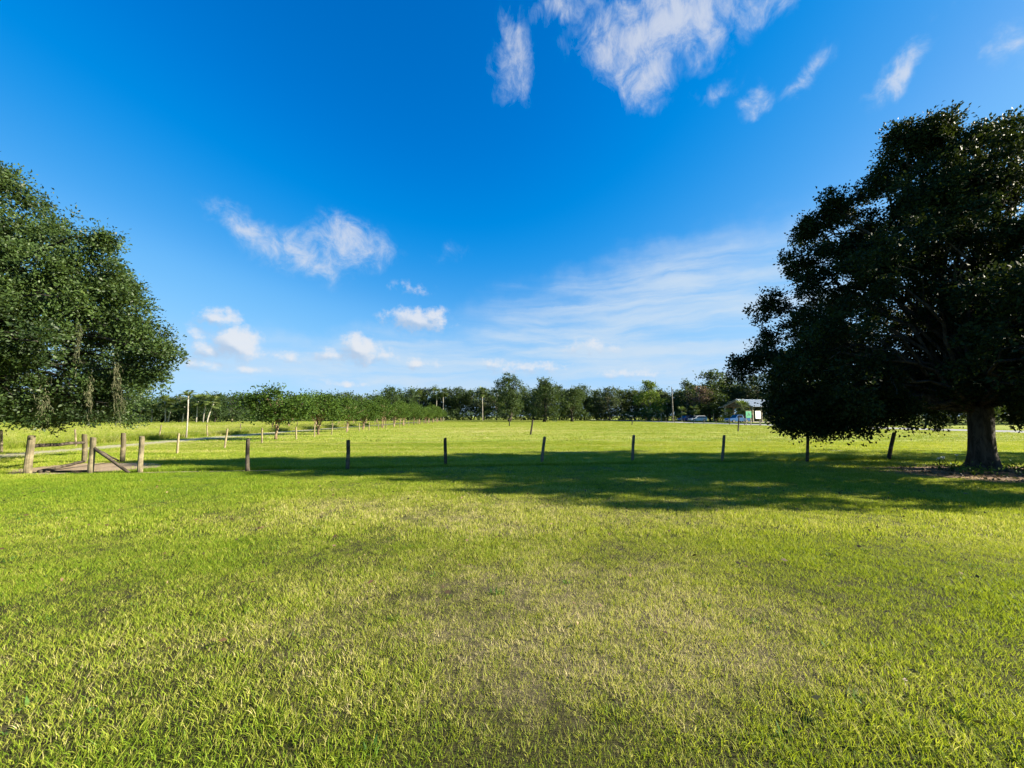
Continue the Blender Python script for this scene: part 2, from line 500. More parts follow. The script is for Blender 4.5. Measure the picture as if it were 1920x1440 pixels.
M_DIRT = soil_mat('bare_soil', (0.17, 0.12, 0.08), (0.38, 0.30, 0.21))
M_TRACK = soil_mat('track_gravel', (0.22, 0.21, 0.12), (0.40, 0.37, 0.24), 5.0)
M_MULCH = soil_mat('leaf_mulch', (0.07, 0.045, 0.03), (0.30, 0.20, 0.13), 14.0)
M_ROAD = soil_mat('worn_asphalt', (0.20, 0.20, 0.20), (0.30, 0.295, 0.285), 4.0)
M_ROOF = metal_roof_mat()
M_TIMBER = wood_mat('pavilion_timber', (0.10, 0.065, 0.04), (0.24, 0.17, 0.11))
M_PALETIMBER = wood_mat('pale_timber', (0.30, 0.26, 0.20), (0.50, 0.45, 0.36))
M_SLAB = soil_mat('concrete_slab', (0.28, 0.27, 0.25), (0.42, 0.41, 0.38), 3.0)
M_WHITE = simple_mat('white_paint', (0.78, 0.78, 0.76), 0.5, 0.06, 4)
M_GREEN = simple_mat('green_paint', (0.03, 0.26, 0.13), 0.5, 0.12, 4)
M_DGREEN = simple_mat('dark_green_print', (0.012, 0.09, 0.05), 0.5, 0.1, 4)
M_PRINT = simple_mat('grey_print', (0.22, 0.22, 0.23), 0.6, 0.1, 4)
M_CARBLUE = simple_mat('blue_car_paint', (0.03, 0.07, 0.30), 0.25, 0.05, 2, 0.2, 0.6)
M_CARSKY = simple_mat('light_blue_car_paint', (0.06, 0.15, 0.34), 0.25, 0.05, 2, 0.2, 0.6)
M_CARWHITE = simple_mat('white_car_paint', (0.60, 0.60, 0.58), 0.25, 0.04, 2, 0.0, 0.6)
M_GLASS = simple_mat('dark_car_glass', (0.015, 0.02, 0.025), 0.08, 0.05, 2, 0.0, 0.7)
M_TYRE = simple_mat('tyre_rubber', (0.02, 0.02, 0.02), 0.8, 0.1, 5)
M_CHROME = simple_mat('bright_metal', (0.55, 0.55, 0.56), 0.3, 0.05, 5, 0.9)
M_LAMP = simple_mat('lamp_lens', (0.65, 0.63, 0.58), 0.2, 0.05, 5)
M_LILY = leaf_mat('lily_leaf', (0.03, 0.08, 0.015), (0.08, 0.16, 0.03), (0.16, 0.25, 0.06), 0.3, 2.0)
M_PETAL = simple_mat('white_petal', (0.80, 0.80, 0.72), 0.6, 0.05, 5)
M_LITTER = leaf_mat('dry_leaf', (0.06, 0.035, 0.02), (0.16, 0.10, 0.06), (0.40, 0.30, 0.20), 0.1, 2.0)

# ------------------------------------------------------------------ setting: ground, tracks, road, soil


def sheet(name, pts, mat, z, kind='structure', label=None, parent=None):
    b = MB(); b.add([(p[0], p[1], z) for p in pts], [tuple(range(len(pts)))])
    o = b.build(name, mat, parent)
    if kind and parent is None: tag(o, label, None, None, kind)
    return o


def ribbon(name, centre, widths, mat, z, wob=0.15, seed=1):
    g = random.Random(seed); b = MB(); vs = []; n = len(centre)
    for i, (x, y) in enumerate(centre):
        x0, y0 = centre[max(i - 1, 0)]; x1, y1 = centre[min(i + 1, n - 1)]
        t = Vector((x1 - x0, y1 - y0)).normalized(); s = Vector((t.y, -t.x)); w = widths[i] / 2
        a = w + g.uniform(-wob, wob); c = w + g.uniform(-wob, wob)
        vs += [(x - s.x * a, y - s.y * a, z), (x + s.x * c, y + s.y * c, z)]
    b.add(vs, [(2 * i, 2 * i + 1, 2 * i + 3, 2 * i + 2) for i in range(n - 1)])
    return tag(b.build(name, mat), None, None, None, 'structure')


def blob(cx, cy, rx, ry, n=36, seed=1, amp=0.16):
    g = random.Random(seed); ph = [g.uniform(0, 6.28) for _ in range(4)]; out = []
    for k in range(n):
        a = 2 * math.pi * k / n
        r = 1 + amp * (math.sin(2 * a + ph[0]) * 0.5 + math.sin(3 * a + ph[1]) * 0.5 + math.sin(5 * a + ph[2]) * 0.35 + math.sin(9 * a + ph[3]) * 0.25)
        out.append((cx + rx * r * math.cos(a), cy + ry * r * math.sin(a)))
    return out


sheet('ground', [(-1800, -300), (1800, -300), (1800, 2500), (-1800, 2500)], M_TURF, 0.0)
DRIVE = [(-17.5, 6), (-19.0, 10), (-20.2, 14), (-20.8, 19), (-21.5, 25), (-22.3, 32), (-23.2, 42), (-23.8, 55), (-24.2, 75), (-24.6, 100), (-25, 130)]


def dense(poly, step=1.5):
    out = []
    for (a, b), (c, d) in zip(poly[:-1], poly[1:]):
        n = max(1, int(math.hypot(c - a, d - b) / step))
        out += [(a + (c - a) * k / n, b + (d - b) * k / n) for k in range(n)]
    return out + [poly[-1]]


DR = dense(DRIVE)
ribbon('driveway', DR, [2.1] * len(DR), M_TRACK, 0.004, 0.22, 3)
ROAD_C = [(66, 5), (58, 22), (52.5, 38), (48.5, 55), (45.5, 75), (42.5, 100), (39.5, 135), (37, 175)]
RD = dense(ROAD_C, 4)
ribbon('road', RD, [8.0] * len(RD), M_ROAD, 0.006, 0.12, 5)
GP = [ground(95, 882), ground(150, 866), ground(235, 864), ground(250, 884), ground(170, 890)]
cxg, cyg = sum(p.x for p in GP) / 5, sum(p.y for p in GP) / 5
sheet('soil_patch', blob(cxg - 0.1, cyg - 0.15, 1.75, 1.45, 44, 4), M_DIRT, 0.008)
FA, FB = ground(262, 886), ground(1670, 862)
fl = [(FA.x + (FB.x - FA.x) * k / 60, FA.y + (FB.y - FA.y) * k / 60 - 0.05) for k in range(61)]
ribbon('soil_strip', fl[:12], [0.08 + 0.22 * math.sin(k * 1.7) ** 2 * (1 - k / 12) for k in range(12)], M_DIRT, 0.010, 0.02, 9)
OAK_R = Vector((14.02, 11.6, 0))
sheet('mulch_bed', blob(OAK_R.x - 0.1, OAK_R.y - 0.8, 3.0, 2.0, 44, 8, 0.2), M_MULCH, 0.012)

# ------------------------------------------------------------------ trees


def limb(p0, p1, r0, r1, n=6, sag=0.0, jit=0.08, g=random):
    p0, p1 = Vector(p0), Vector(p1); L = (p1 - p0).length
    pts = []; rad = []
    for i in range(n + 1):
        t = i / n; p = p0.lerp(p1, t)
        p.z += sag * L * math.sin(math.pi * t)
        if 0 < i < n: p += Vector((g.uniform(-1, 1), g.uniform(-1, 1), g.uniform(-1, 1))) * jit * L * 0.5
        pts.append(p); rad.append(r0 + (r1 - r0) * t ** 0.8)
    return pts, rad


def crown_points(lobes, n, g, shell=0.42):
    """cluster centres spread through lobes (x,y,z,rx,ry,rz), thicker towards each lobe's surface"""
    L = np.array(lobes); vol = (L[:, 3] * L[:, 4] * L[:, 5]) ** 0.75
    pick = g.choice(len(L), n, p=vol / vol.sum())
    if n > 4 * len(L): pick[:4 * len(L)] = np.tile(np.arange(len(L)), 4)
    d = unit(g.normal(size=(n, 3))); r = g.random(n) ** shell
    c = L[pick, :3] + d * L[pick, 3:6] * r[:, None]
    return c, pick, d


def leaves_on(c, d, per, crad, size, aspect, g, droop=0.0):
    n = len(c); idx = np.repeat(np.arange(n), per)
    off = g.normal(size=(len(idx), 3)) * crad[idx][:, None] * np.array([0.55, 0.55, 0.5])
    p = c[idx] + off
    ax = unit(unit(off) * 0.7 + d[idx] * 0.45 + g.normal(size=off.shape) * 0.6 + np.array([0, 0, -droop]))
    s = size * g.uniform(0.65, 1.3, len(idx))
    ctint = g.uniform(0.15, 0.85, n)[idx]
    t = np.clip(ctint * 0.55 + g.random(len(idx)) * 0.45, 0, 1)
    return leaf_quads(p, ax, s, aspect, g), t


def big_oak(name, label, base, lobes, bark, leafm, n_cl, per, crad, lsize, trunk_r, fork_z, seed, group, zmin=0.9, keep=None, aspect=0.55):
    g = np.random.default_rng(seed); pr = random.Random(seed)
    root = empty(name, base)
    tag(root, label, 'tree', group)
    b = MB()
    # flared trunk with root ridges
    prof = [(-0.1, 1.75), (0.06, 1.45), (0.22, 1.22), (0.5, 1.08), (1.0, 1.0), (fork_z, 0.98), (fork_z + 0.5, 0.80)]
    seg = 20; vs = []; ph = [pr.uniform(0, 6.28) for _ in range(3)]
    for z, k in prof:
        flare = max(0.0, k - 1.0)
        for i in range(seg):
            a = 2 * math.pi * i / seg
            r = trunk_r * (k + flare * 0.8 * math.sin(4 * a + ph[0]) + 0.06 * math.sin(3 * a + ph[1] + z) + 0.04 * math.sin(7 * a + ph[2] - z * 2))
            vs.append((math.cos(a) * r + 0.05 * z * math.sin(z), math.sin(a) * r, z))
    b.add(vs, [(j * seg + i, j * seg + (i + 1) % seg, (j + 1) * seg + (i + 1) % seg, (j + 1) * seg + i) for j in range(len(prof) - 1) for i in range(seg)])
    for l in lobes:
        c = Vector(l[:3]); horiz = math.hypot(c.x, c.y)
        st = Vector((c.x / max(horiz, .1) * trunk_r * 0.4, c.y / max(horiz, .1) * trunk_r * 0.4, fork_z - 0.1 + min(1.2, c.z * 0.12)))
        pts, rad = limb(st, c, trunk_r * 0.26, 0.02, 7, 0.10, 0.10, pr)
        b.tube(pts, rad, 7, True)
        for _ in range(4):
            q = pts[pr.randint(3, 6)]; e = c + Vector((pr.uniform(-1, 1) * l[3], pr.uniform(-1, 1) * l[4], pr.uniform(-1, 1) * l[5])) * 0.4
            p2, r2 = limb(q, e, 0.022, 0.006, 5, 0.05, 0.14, pr)
            b.tube(p2, r2, 5, False)
    b.build('trunk', bark, root, True)
    # boughs of foliage (sub-clumps) through the lobes, each carrying leaf sprays on its outside
    sc_, pick, sd = crown_points(lobes, n_cl, g, 0.40)
    sr = g.uniform(0.28, 0.62, n_cl); m_ = 9
    idx = np.repeat(np.arange(n_cl), m_); dd = unit(g.normal(size=(len(idx), 3)) + np.array([0, 0, 0.25]))
    c = sc_[idx] + dd * (sr[idx] * g.random(len(idx)) ** 0.38)[:, None] * np.array([1, 1, 0.85])
    d = unit(dd + sd[idx] * 0.4)
    ok = c[:, 2] > zmin
    if keep is not None: ok &= keep(c)
    c, d, idx = c[ok], d[ok], idx[ok]
    cr = crad * g.uniform(0.6, 1.4, len(c))
    Q, t = leaves_on(c, d, per, cr, lsize, aspect, g)
    t = np.clip(t * 0.65 + np.repeat(g.random(n_cl)[idx], per) * 0.35, 0, 1)
    o = bpy.data.objects.new('crown', quads_mesh('crown', Q, leafm, t)); link(o, root)
    return root, c


def dome_lobes(profile, ry, seed, n_az=11, lobe=1.5, squash=0.8):
    """lobes set round a crown whose half-width at height z is given by profile [(z, r)]"""
    g = random.Random(seed); out = []
    for z, r in profile:
        m = max(3, int(n_az * r / 7 + 2)); a0 = g.uniform(0, 6.28)
        for k in range(m):
            a = a0 + 2 * math.pi * (k + g.uniform(-0.25, 0.25)) / m
            lr = lobe * g.uniform(0.75, 1.25); rr = (r - lr * 0.85) * g.uniform(0.9, 1.06)
            out.append((rr * math.cos(a), rr * ry * math.sin(a), z + g.uniform(-0.4, 0.4), lr, lr, lr * squash))
        if r > 3.5:
            for k in range(m // 2):
                a = g.uniform(0, 6.28); rr = r * g.uniform(0.15, 0.5)
                out.append((rr * math.cos(a), rr * ry * math.sin(a), z + g.uniform(-0.4, 0.6), lobe * 1.2, lobe * 1.2, lobe))
    return out


# right oak: dark broad crown over the mulch bed
lob = dome_lobes([(2.3, 5.6), (3.2, 6.0), (4.4, 5.6), (5.8, 4.6), (7.1, 3.4), (8.2, 2.5), (8.9, 1.6)], 0.9, 21, 10, 1.15, 0.8)
for (px, py, r, dd) in ((1432, 685, .62, 13.5), (1485, 735, .7, 13), (1480, 620, .9, 13.8), (1452, 578, .5, 13.6), (1505, 540, .85, 13.4), (1490, 498, .42, 13.3), (1545, 470, .85, 13), (1528, 425, .5, 13), (1568, 384, .60, 12.8), (1545, 405, .45, 12.9), (1600, 462, .8, 12.8),
                        (1665, 325, .52, 12.4), (1690, 300, .75, 12.2), (1700, 268, .4, 12), (1750, 262, .5, 11.8), (1800, 285, .65, 11.8), (1838, 258, .42, 11.6), (1880, 245, .5, 11.6), (1925, 245, .65, 11.6), (1512, 785, .36, 12), (1590, 792, .36, 12), (1550, 745, .8, 12.5), (1640, 760, .6, 12), (1468, 765, .45, 13.2), (1490, 790, .5, 12.6), (1745, 242, .4, 11.8), (1702, 255, .35, 12), (1530, 805, .32, 12.2), (1575, 800, .34, 12.0), (1610, 775, .5, 12.2), (1690, 770, .5, 11.5), (1400, 690, .45, 13.8)):
    p = at(px, py, dd) - OAK_R; lob.append((p.x, p.y, p.z, r, r, r * 0.85))
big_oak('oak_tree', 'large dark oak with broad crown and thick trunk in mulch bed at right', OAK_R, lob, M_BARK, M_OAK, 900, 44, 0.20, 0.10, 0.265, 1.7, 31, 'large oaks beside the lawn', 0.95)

# left oak: trunk outside the picture, lit side towards the lawn, hanging moss
OAK_L = Vector((-19.7, 11.4, 0))
lob = dome_lobes([(2.5, 7.2), (3.6, 7.4), (4.8, 7.1), (6.1, 6.1), (7.4, 4.8), (8.5, 3.3), (9.3, 1.8)], 0.8, 5, 11, 1.4, 0.95)
for (px, py, r, dd) in ((300, 640, .6, 11.5), (322, 666, .38, 11.4), (285, 692, .5, 11.4), (240, 560, .6, 11.5), (235, 640, .75, 11.5), (232, 520, .45, 11.4), (215, 720, .6, 11.2), (222, 452, .22, 11.3), (150, 560, .8, 10.5), (90, 640, .9, 10.0), (262, 690, 0.7, 11.5), (255, 600, 0.75, 11.5), (215, 520, 0.75, 11.5), (105, 445, 0.75, 11.5), (40, 410, 0.8, 11.2), (185, 490, 0.45, 11.3), (25, 362, .7, 11.2), (5, 345, .6, 11.0), (85, 490, .9, 10.8), (60, 560, .9, 10.4), (130, 500, .7, 11.0), (60, 760, 0.8, 10.6), (150, 740, 0.9, 11.2), (215, 755, 0.6, 11.4)):
    p = at(px - 20, py, dd) - OAK_L; lob.append((p.x, p.y, p.z, r, r, r * 0.85))
oakl, lc = big_oak('oak_tree', 'sunlit oak hung with grey moss at the left edge, low sweeping branches', OAK_L, lob, M_BARK, M_OAKL, 1150, 46, 0.22, 0.092, 0.45, 1.7, 32, 'large oaks beside the lawn', 1.25,
                   keep=lambda c: c[:, 0] > -4.5, aspect=0.5)


def moss(px, py, length, width, dd, seed):
    g = np.random.default_rng(seed); top = at(px, py, dd) - OAK_L
    n = 80; t = np.zeros((n * 6, 4, 3)); k = 0
    for _ in range(n):
        p = np.array([top.x, top.y, top.z]) + g.normal(size=3) * np.array([width * .45, width * .45, 0.30])
        L = length * g.uniform(0.12, 1.0) ** 1.6; drift = g.normal(size=2) * 0.05 + np.array([0.10, 0])
        for s in range(6):
            q = p + np.array([drift[0] * L / 3 + g.normal() * .012, drift[1] * L / 3 + g.normal() * .012, -L / 6])
            w = 0.0065 * (1 - s / 8); ang = g.uniform(0, 3.14); sd = np.array([math.cos(ang), math.sin(ang), 0]) * w
            t[k] = (p - sd, p + sd, q + sd, q - sd); k += 1; p = q
    o = bpy.data.objects.new('moss', quads_mesh('moss', t, M_MOSS, g.random(n * 6))); link(o, oakl); o['kind'] = 'stuff'


for k, m_ in enumerate(((216, 706, .65, .09, 10.9), (166, 738, .35, .08, 10.5), (80, 755, .30, .16, 10.1), (146, 640, .32, .06, 9.9), (226, 750, .3, .10, 11.0))):
    moss(*m_, seed=60 + k)

# --- woodland tree kinds, built once at height 1 unit = 1 m and copied


def wood_tree_proto(h, w, leafm, bark, seed, n_cl, per, lsize, crad, base_frac=0.22, lobes_n=13, trunk_r=0.22, tall=False, forks=1, name='woodland_tree'):
    g = np.random.default_rng(seed); pr = random.Random(seed); lobes = []
    for k in range(lobes_n):
        t = (k + 0.5) / lobes_n; z = h * (base_frac + (0.93 - base_frac) * t)
        prof = math.sin(math.pi * min(1, 0.16 + 0.80 * t)) ** (0.7 if not tall else 1.0)
        a = pr.uniform(0, 6.28); rr = w / 2 * prof * pr.uniform(0.35, 0.75)
        lr = w * (0.17 if not tall else 0.19) * pr.uniform(0.8, 1.35)
        lobes.append((rr * math.cos(a), rr * math.sin(a), z, lr, lr, lr * pr.uniform(0.65, 0.95)))
    lobes.append((0, 0, h * 0.92, w * 0.15, w * 0.15, h * 0.07)); lobes.append((0, 0, h * 0.55, w * 0.28, w * 0.28, h * 0.18))
    b = MB()
    for f in range(forks):
        ox = 0 if forks == 1 else (f - (forks - 1) / 2) * trunk_r * 1.5
        pts, rad = limb((ox, 0, -0.1), (ox * 3 + pr.uniform(-.1, .1) * w, pr.uniform(-.1, .1) * w, h * 0.8), trunk_r, trunk_r * 0.25, 7, 0.0, 0.04, pr)
        rad[0] *= 1.25
        b.tube(pts, rad, 8, True)
        for l in lobes:
            if pr.random() < 0.75:
                q = pts[min(6, max(1, int(7 * (l[2] / h) * 0.75)))]
                p2, r2 = limb(q, l[:3], trunk_r * 0.35, 0.02 * h / 6, 4, 0.06, 0.1, pr); b.tube(p2, r2, 5, False)
    tm = b.mesh('trunk', bark, True)
    c, pick, d = crown_points(lobes, n_cl, g, 0.5)
    Q, t = leaves_on(c, d, per, crad * g.uniform(0.6, 1.4, len(c)), lsize, 0.62, g)
    cm = quads_mesh('crown', Q, leafm, t)
    return tm, cm


def put_tree(name, proto, loc, sc, rz, label, cat='tree', group=None):
    r_ = empty(name, loc, rz); r_.scale = sc
    tag(r_, label, cat, group)
    for nm, me in zip(('trunk', 'crown'), proto):
        link(bpy.data.objects.new(nm, me), r_)
    return r_


PROTO = {
    'broad': [wood_tree_proto(12, 11, M_WOOD1, M_BARK, 100 + k, 330, 13, 0.42, 0.75, 0.20, 15, 0.25) for k in range(3)],
    'grey': [wood_tree_proto(12, 8.5, M_WOOD2, M_BARKL, 110 + k, 280, 13, 0.40, 0.70, 0.18, 14, 0.2) for k in range(3)],
    'tall': [wood_tree_proto(12, 6.5, M_WOOD1, M_BARKL, 120 + k, 230, 13, 0.36, 0.55, 0.30, 12, 0.18, True) for k in range(2)],
    'bright': [wood_tree_proto(12, 8, M_BRIGHT, M_BARKL, 130, 330, 14, 0.38, 0.6, 0.14, 14, 0.2, True)],
    'rust': [wood_tree_proto(10, 6, M_DEAD, M_BARKL, 140, 170, 12, 0.34, 0.6, 0.35, 11, 0.18)],
    'field': [wood_tree_proto(12, 11, M_WOOD1, M_BARK, 150 + k, 520, 16, 0.36, 0.62, 0.17, 18, 0.42) for k in range(2)],
}


def wood(kind, px, depth, py_top, width, label, group, variant=None, base_off=0.0):
    top = at(px, py_top, depth); h = top.z; v = PROTO[kind]; k = random.randrange(len(v)) if variant is None else variant
    h0 = 10.0 if kind == 'rust' else 12.0
    w0 = {'broad': 11, 'grey': 8.5, 'tall': 6.5, 'bright': 8, 'rust': 6, 'field': 11}[kind]
    return put_tree('woodland_tree' if kind not in ('field',) else 'shade_tree', v[k % len(v)], (top.x, depth, base_off), (width / w0, width / w0, h / h0), random.uniform(0, 6.28), label, 'tree', group)


ORD = ['first', 'second', 'third', 'fourth', 'fifth', 'sixth', 'seventh', 'eighth', 'ninth', 'tenth', 'eleventh', 'twelfth', 'thirteenth', 'fourteenth', 'fifteenth', 'sixteenth', 'seventeenth', 'eighteenth', 'nineteenth', 'twentieth', 'twenty-first', 'twenty-second', 'twenty-third', 'twenty-fourth', 'twenty-fifth', 'twenty-sixth', 'twenty-seventh', 'twenty-eighth', 'twenty-ninth', 'thirtieth', 'thirty-first', 'thirty-second', 'thirty-third', 'thirty-fourth', 'thirty-fifth', 'thirty-sixth']
# shade trees standing out in the field
wood('field', 955, 118, 706, 12.5, 'tall ragged dark tree in front of the woods, centre of field edge', 'shade trees at the field edge', 0)
wood('field', 1020, 104, 711, 11.0, 'round dense green tree on a dark trunk right of the ragged tree', 'shade trees at the field edge', 1)
wood('field', 1072, 110, 728, 10.5, 'lower spreading tree with forked dark trunk right of the round tree', 'shade trees at the field edge', 0)
put_tree('shade_tree', PROTO['field'][1], (27.5, 14.4, 0), (.56, .56, .60), 1.0, 'leafy tree past the right edge whose shade falls behind the oak trunk', 'tree', 'shade trees')
# bright tree, rust tree, tall green mass behind the road
wood('bright', 1216, 128, 713, 11.5, 'bright yellow-green tree standing above the woods left of utility pole', 'woodland trees')
wood('rust', 1312, 112, 722, 8.5, 'brownish half-bare tree between the pole and the pavilion', 'woodland trees')
wood('broad', 1338, 122, 694, 17, 'tallest green tree behind the parked cars', 'woodland trees', 1)
wood('tall', 1286, 118, 712, 8, 'dark slim tree right beside the brownish tree', 'woodland trees', 1)
seg_def = [
    ('left', [(-24 + k * 33, 101 + random.uniform(-4, 6), 742 + random.uniform(-5, 9)) for k in range(15)], 'beyond the left hay field', ('broad', 'broad', 'grey'), (8, 11)),
    ('mid', [(468 + k * 30, 122 + random.uniform(-5, 8), 740 + random.uniform(-6, 6)) for k in range(9)] + [(736, 128, 726)], 'behind the row of orchard trees', ('broad', 'grey', 'tall'), (8, 11)),
    ('centre', [(766 + k * 23.5, 143 + random.uniform(-5, 9), 724 + random.uniform(-4, 8)) for k in range(19)], 'in the woods behind the mown field', ('broad', 'grey', 'tall', 'grey', 'broad'), (9.5, 14)),
    ('pole', [(1232, 137, 731), (1250, 133, 735), (1270, 130, 730), (1284, 128, 733), (1300, 126, 720)], 'behind the utility pole', ('broad', 'grey'), (8, 11)),
    ('pav', [(1368, 124, 708), (1392, 120, 718), (1412, 116, 702), (1440, 112, 700), (1476, 108, 700), (1330, 112, 735)], 'behind the pavilion', ('broad', 'grey'), (11, 14)),
    ('right', [(1520 + k * 52, 84 - k * 2.0 + random.uniform(-4, 4), 690 + random.uniform(-20, 20)) for k in range(9)], 'across the road behind the dark oak', ('broad', 'grey', 'broad'), (9, 12)),
]
for nm, spots, where, kinds, (w0, w1) in seg_def:
    for k, (px, dd, py) in enumerate(sorted(spots)):
        kd = kinds[k % len(kinds)]
        adj = {'broad': 'dark green leafy', 'grey': 'grey-green leafy', 'tall': 'slim dark'}[kd]
        wood(kd, px, dd, py, random.uniform(w0, w1) * (0.75 if kd == 'tall' else 1), f'{adj} tree {where}, {ORD[k]} from the left there', 'woodland trees')

# --- orchard row along the driveway
ORCH = [wood_tree_proto(3.3, 4.6, M_ORCH, M_MYRTLE, 200 + k, 260, 20, 0.14, 0.28, 0.47, 15, 0.07, False, 2, 'orchard_tree') for k in range(4)]
row = [(-16.2, 26.6, 1.02, 1.22)]
y = 33.5; k = 0
while y < 112:
    row.append((-16.9 - (y - 30) * 0.035 + random.uniform(-.3, .3), y, random.uniform(0.98, 1.2), random.uniform(1.05, 1.3))); y += 6.0 + random.uniform(-.4, .5)
for k, (x, yy, sz, sw) in enumerate(row):
    put_tree('orchard_tree', ORCH[k % 4], (x, yy, 0), (sw, sw, sz), random.uniform(0, 6.28), f'small leafy tree beside the driveway, {ORD[k]} from the near end of its row', 'tree', 'small trees lining the driveway')
y = 50.0; k = 0
while y < 110:
    put_tree('orchard_tree', ORCH[(k + 2) % 4], (-28.3 - (y - 30) * 0.03, y, 0), (random.uniform(1.0, 1.2),) * 2 + (random.uniform(.95, 1.12),), random.uniform(0, 6.28),
             f'small leafy tree on far side of driveway, {ORD[k]} from the near end', 'tree', 'small trees lining the driveway')
    y += 7.0 + random.uniform(-.5, .8); k += 1

# --- palms


def fan_crown(r, n_fr, seed, leaflets=9):
    g = np.random.default_rng(seed); Q = []; T = []
    for k in range(n_fr):
        a = g.uniform(0, 6.28); e = R(g.uniform(-55, 75)); d = np.array([math.cos(a) * math.cos(e), math.sin(a) * math.cos(e), math.sin(e)])
        side = unit(np.cross(d, np.array([0, 0, 1.0])) + 1e-4); o = d * r * 0.45
        tn = g.uniform(0.1, 0.9) * (0.5 if e < 0 else 1)
        Q.append(np.array([side * .01, -side * .01, o - side * .012, o + side * .012])); T.append(tn)
        for j in range(leaflets):
            f = (j / (leaflets - 1) - 0.5) * 2; ld = unit(d * math.cos(f * 1.15) + side * math.sin(f * 1.15) + np.array([0, 0, -0.25 - 0.2 * abs(f)]))
            tip = o + ld * r * 0.6 * (1 - 0.25 * abs(f)); w = np.cross(ld, d + 0.01); w = side * 0.075 * r
            Q.append(np.array([o, o + (tip - o) * .5 + w, tip, o + (tip - o) * .5 - w])); T.append(tn)
    return quads_mesh('fronds', np.array(Q), M_PALM, np.array(T))


FANS = [fan_crown(1.5, 34, 300 + k) for k in range(3)]


def palm(px, py, px_top, py_top, label, depth=None, rad=0.16, seed=0, crown=1.0, group='cabbage palms'):
    b0 = ground(px, py) if depth is None else Vector((at(px, 780, depth).x, depth, 0))
    tp = at(px_top, py_top, b0.y) - b0
    root = empty('palm_tree', b0); tag(root, label, 'palm', group)
    pts = [Vector((tp.x * (t ** 1.5), 0, tp.z * t - (0.05 if t == 0 else 0))) for t in (0, .2, .4, .6, .8, 1.0)]
    MB().tube(pts, [rad * 1.25, rad, rad * .9, rad * .85, rad * .9, rad * 1.05], 9).build('trunk', M_PTRUNK, root, True)
    f = bpy.data.objects.new('fronds', FANS[seed % 3]); f.location = pts[-1]; f.scale = (crown,) * 3; f.rotation_euler = (0, 0, seed * 1.3); link(f, root)


PL = [(226, 794, 229, 770), (262, 794, 266, 765), (311, 794, 309, 753), (316, 794, 325, 757), (343, 793, 347, 762), (369, 794, 371, 752), (382, 794, 387, 750), (389, 794, 402, 754), (285, 794, 285, 768), (180, 795, 178, 765)]
for k, p in enumerate(sorted(PL)):
    palm(*p, f'pale-trunked palm at the far edge of the left hay field, {ORD[k]} from the left', 92, 0.15, k, 1.3)
for k, (px, pt, yt) in enumerate(((818, 819, 738), (831, 831, 735), (905, 904, 735), (786, 786, 742))):
    palm(px, 788, pt, yt, ('slim palm in front of woods past the row of small trees, ' + ORD[[1, 2, 3, 0][k]] + ' from the left'), 134, 0.14, k + 1, 1.6)
# young palms by the parked cars
for k, (px, py, yt, dd) in enumerate(((1240, 789, 775, 112), (1278, 789, 772, 108), (1301, 789, 768, 108), (1318, 789, 772, 112), (1338, 789, 768, 110), (1362, 789, 776, 96), (1219, 789, 779, 118), (1393, 789, 766, 94))):
    palm(px, py, px + random.uniform(-2, 2), yt, ['short young palm just left of the utility pole', 'young palm left of the dark blue car', 'young palm in front of the white car', 'young palm just right of the white car', 'leafy young palm between the two groups of vehicles', 'stubby palm left of the light blue pickup', 'smallest young palm under the yellow-green tree', 'young palm with broad fronds in front of the pavilion'][k], dd, 0.13, k, 1.2 if k != 7 else 1.7, 'young palms across the road')
# slender feather palm by the driveway
pb = Vector((at(352, 780, 28.3).x, 28.3, 0)); ptp = at(353, 742, 28.3) - pb
root = empty('palm_tree', pb); tag(root, 'slender tall palm with bare pale stem beside the driveway fence', 'palm', 'palms')
MB().tube([(0, 0, -.05), (0.01, 0, ptp.z * .3), (-0.01, 0, ptp.z * .65), (ptp.x, 0, ptp.z)], [.06, .045, .04, .045], 9).build('trunk', M_PTRUNK, root, True)
for k in range(13):
    g = np.random.default_rng(400 + k); a = k * 2.4; e0 = R(g.uniform(20, 88)); L = g.uniform(.6, .8); Q = []; T = []
    hd = np.array([math.cos(a), math.sin(a), 0]); sd = np.array([-math.sin(a), math.cos(a), 0]); p = np.zeros(3); e = e0
    for s in range(8):
        d = hd * math.cos(e) + np.array([0, 0, math.sin(e)]); q = p + d * L / 8
        Q.append(np.array([p - sd * .008, p + sd * .008, q + sd * .006, q - sd * .006])); T.append(.5)
        for sg in (-1, 1):
            ld = unit(sd * sg * .8 + d * .5 + np.array([0, 0, -.1])); ll = .34 * math.sin(math.pi * (s + 1.5) / 10)
            Q.append(np.array([p, p + ld * ll * .5 + d * .045, p + ld * ll, p + ld * ll * .5 - d * .045])); T.append(g.random())
        p = q; e -= R(10)
    f = bpy.data.objects.new('frond', quads_mesh('frond', np.array(Q), M_FEATHER, np.array(T))); f.location = (ptp.x, 0, ptp.z); link(f, root)

# --- woods behind and undergrowth at their foot (masses nobody could count)


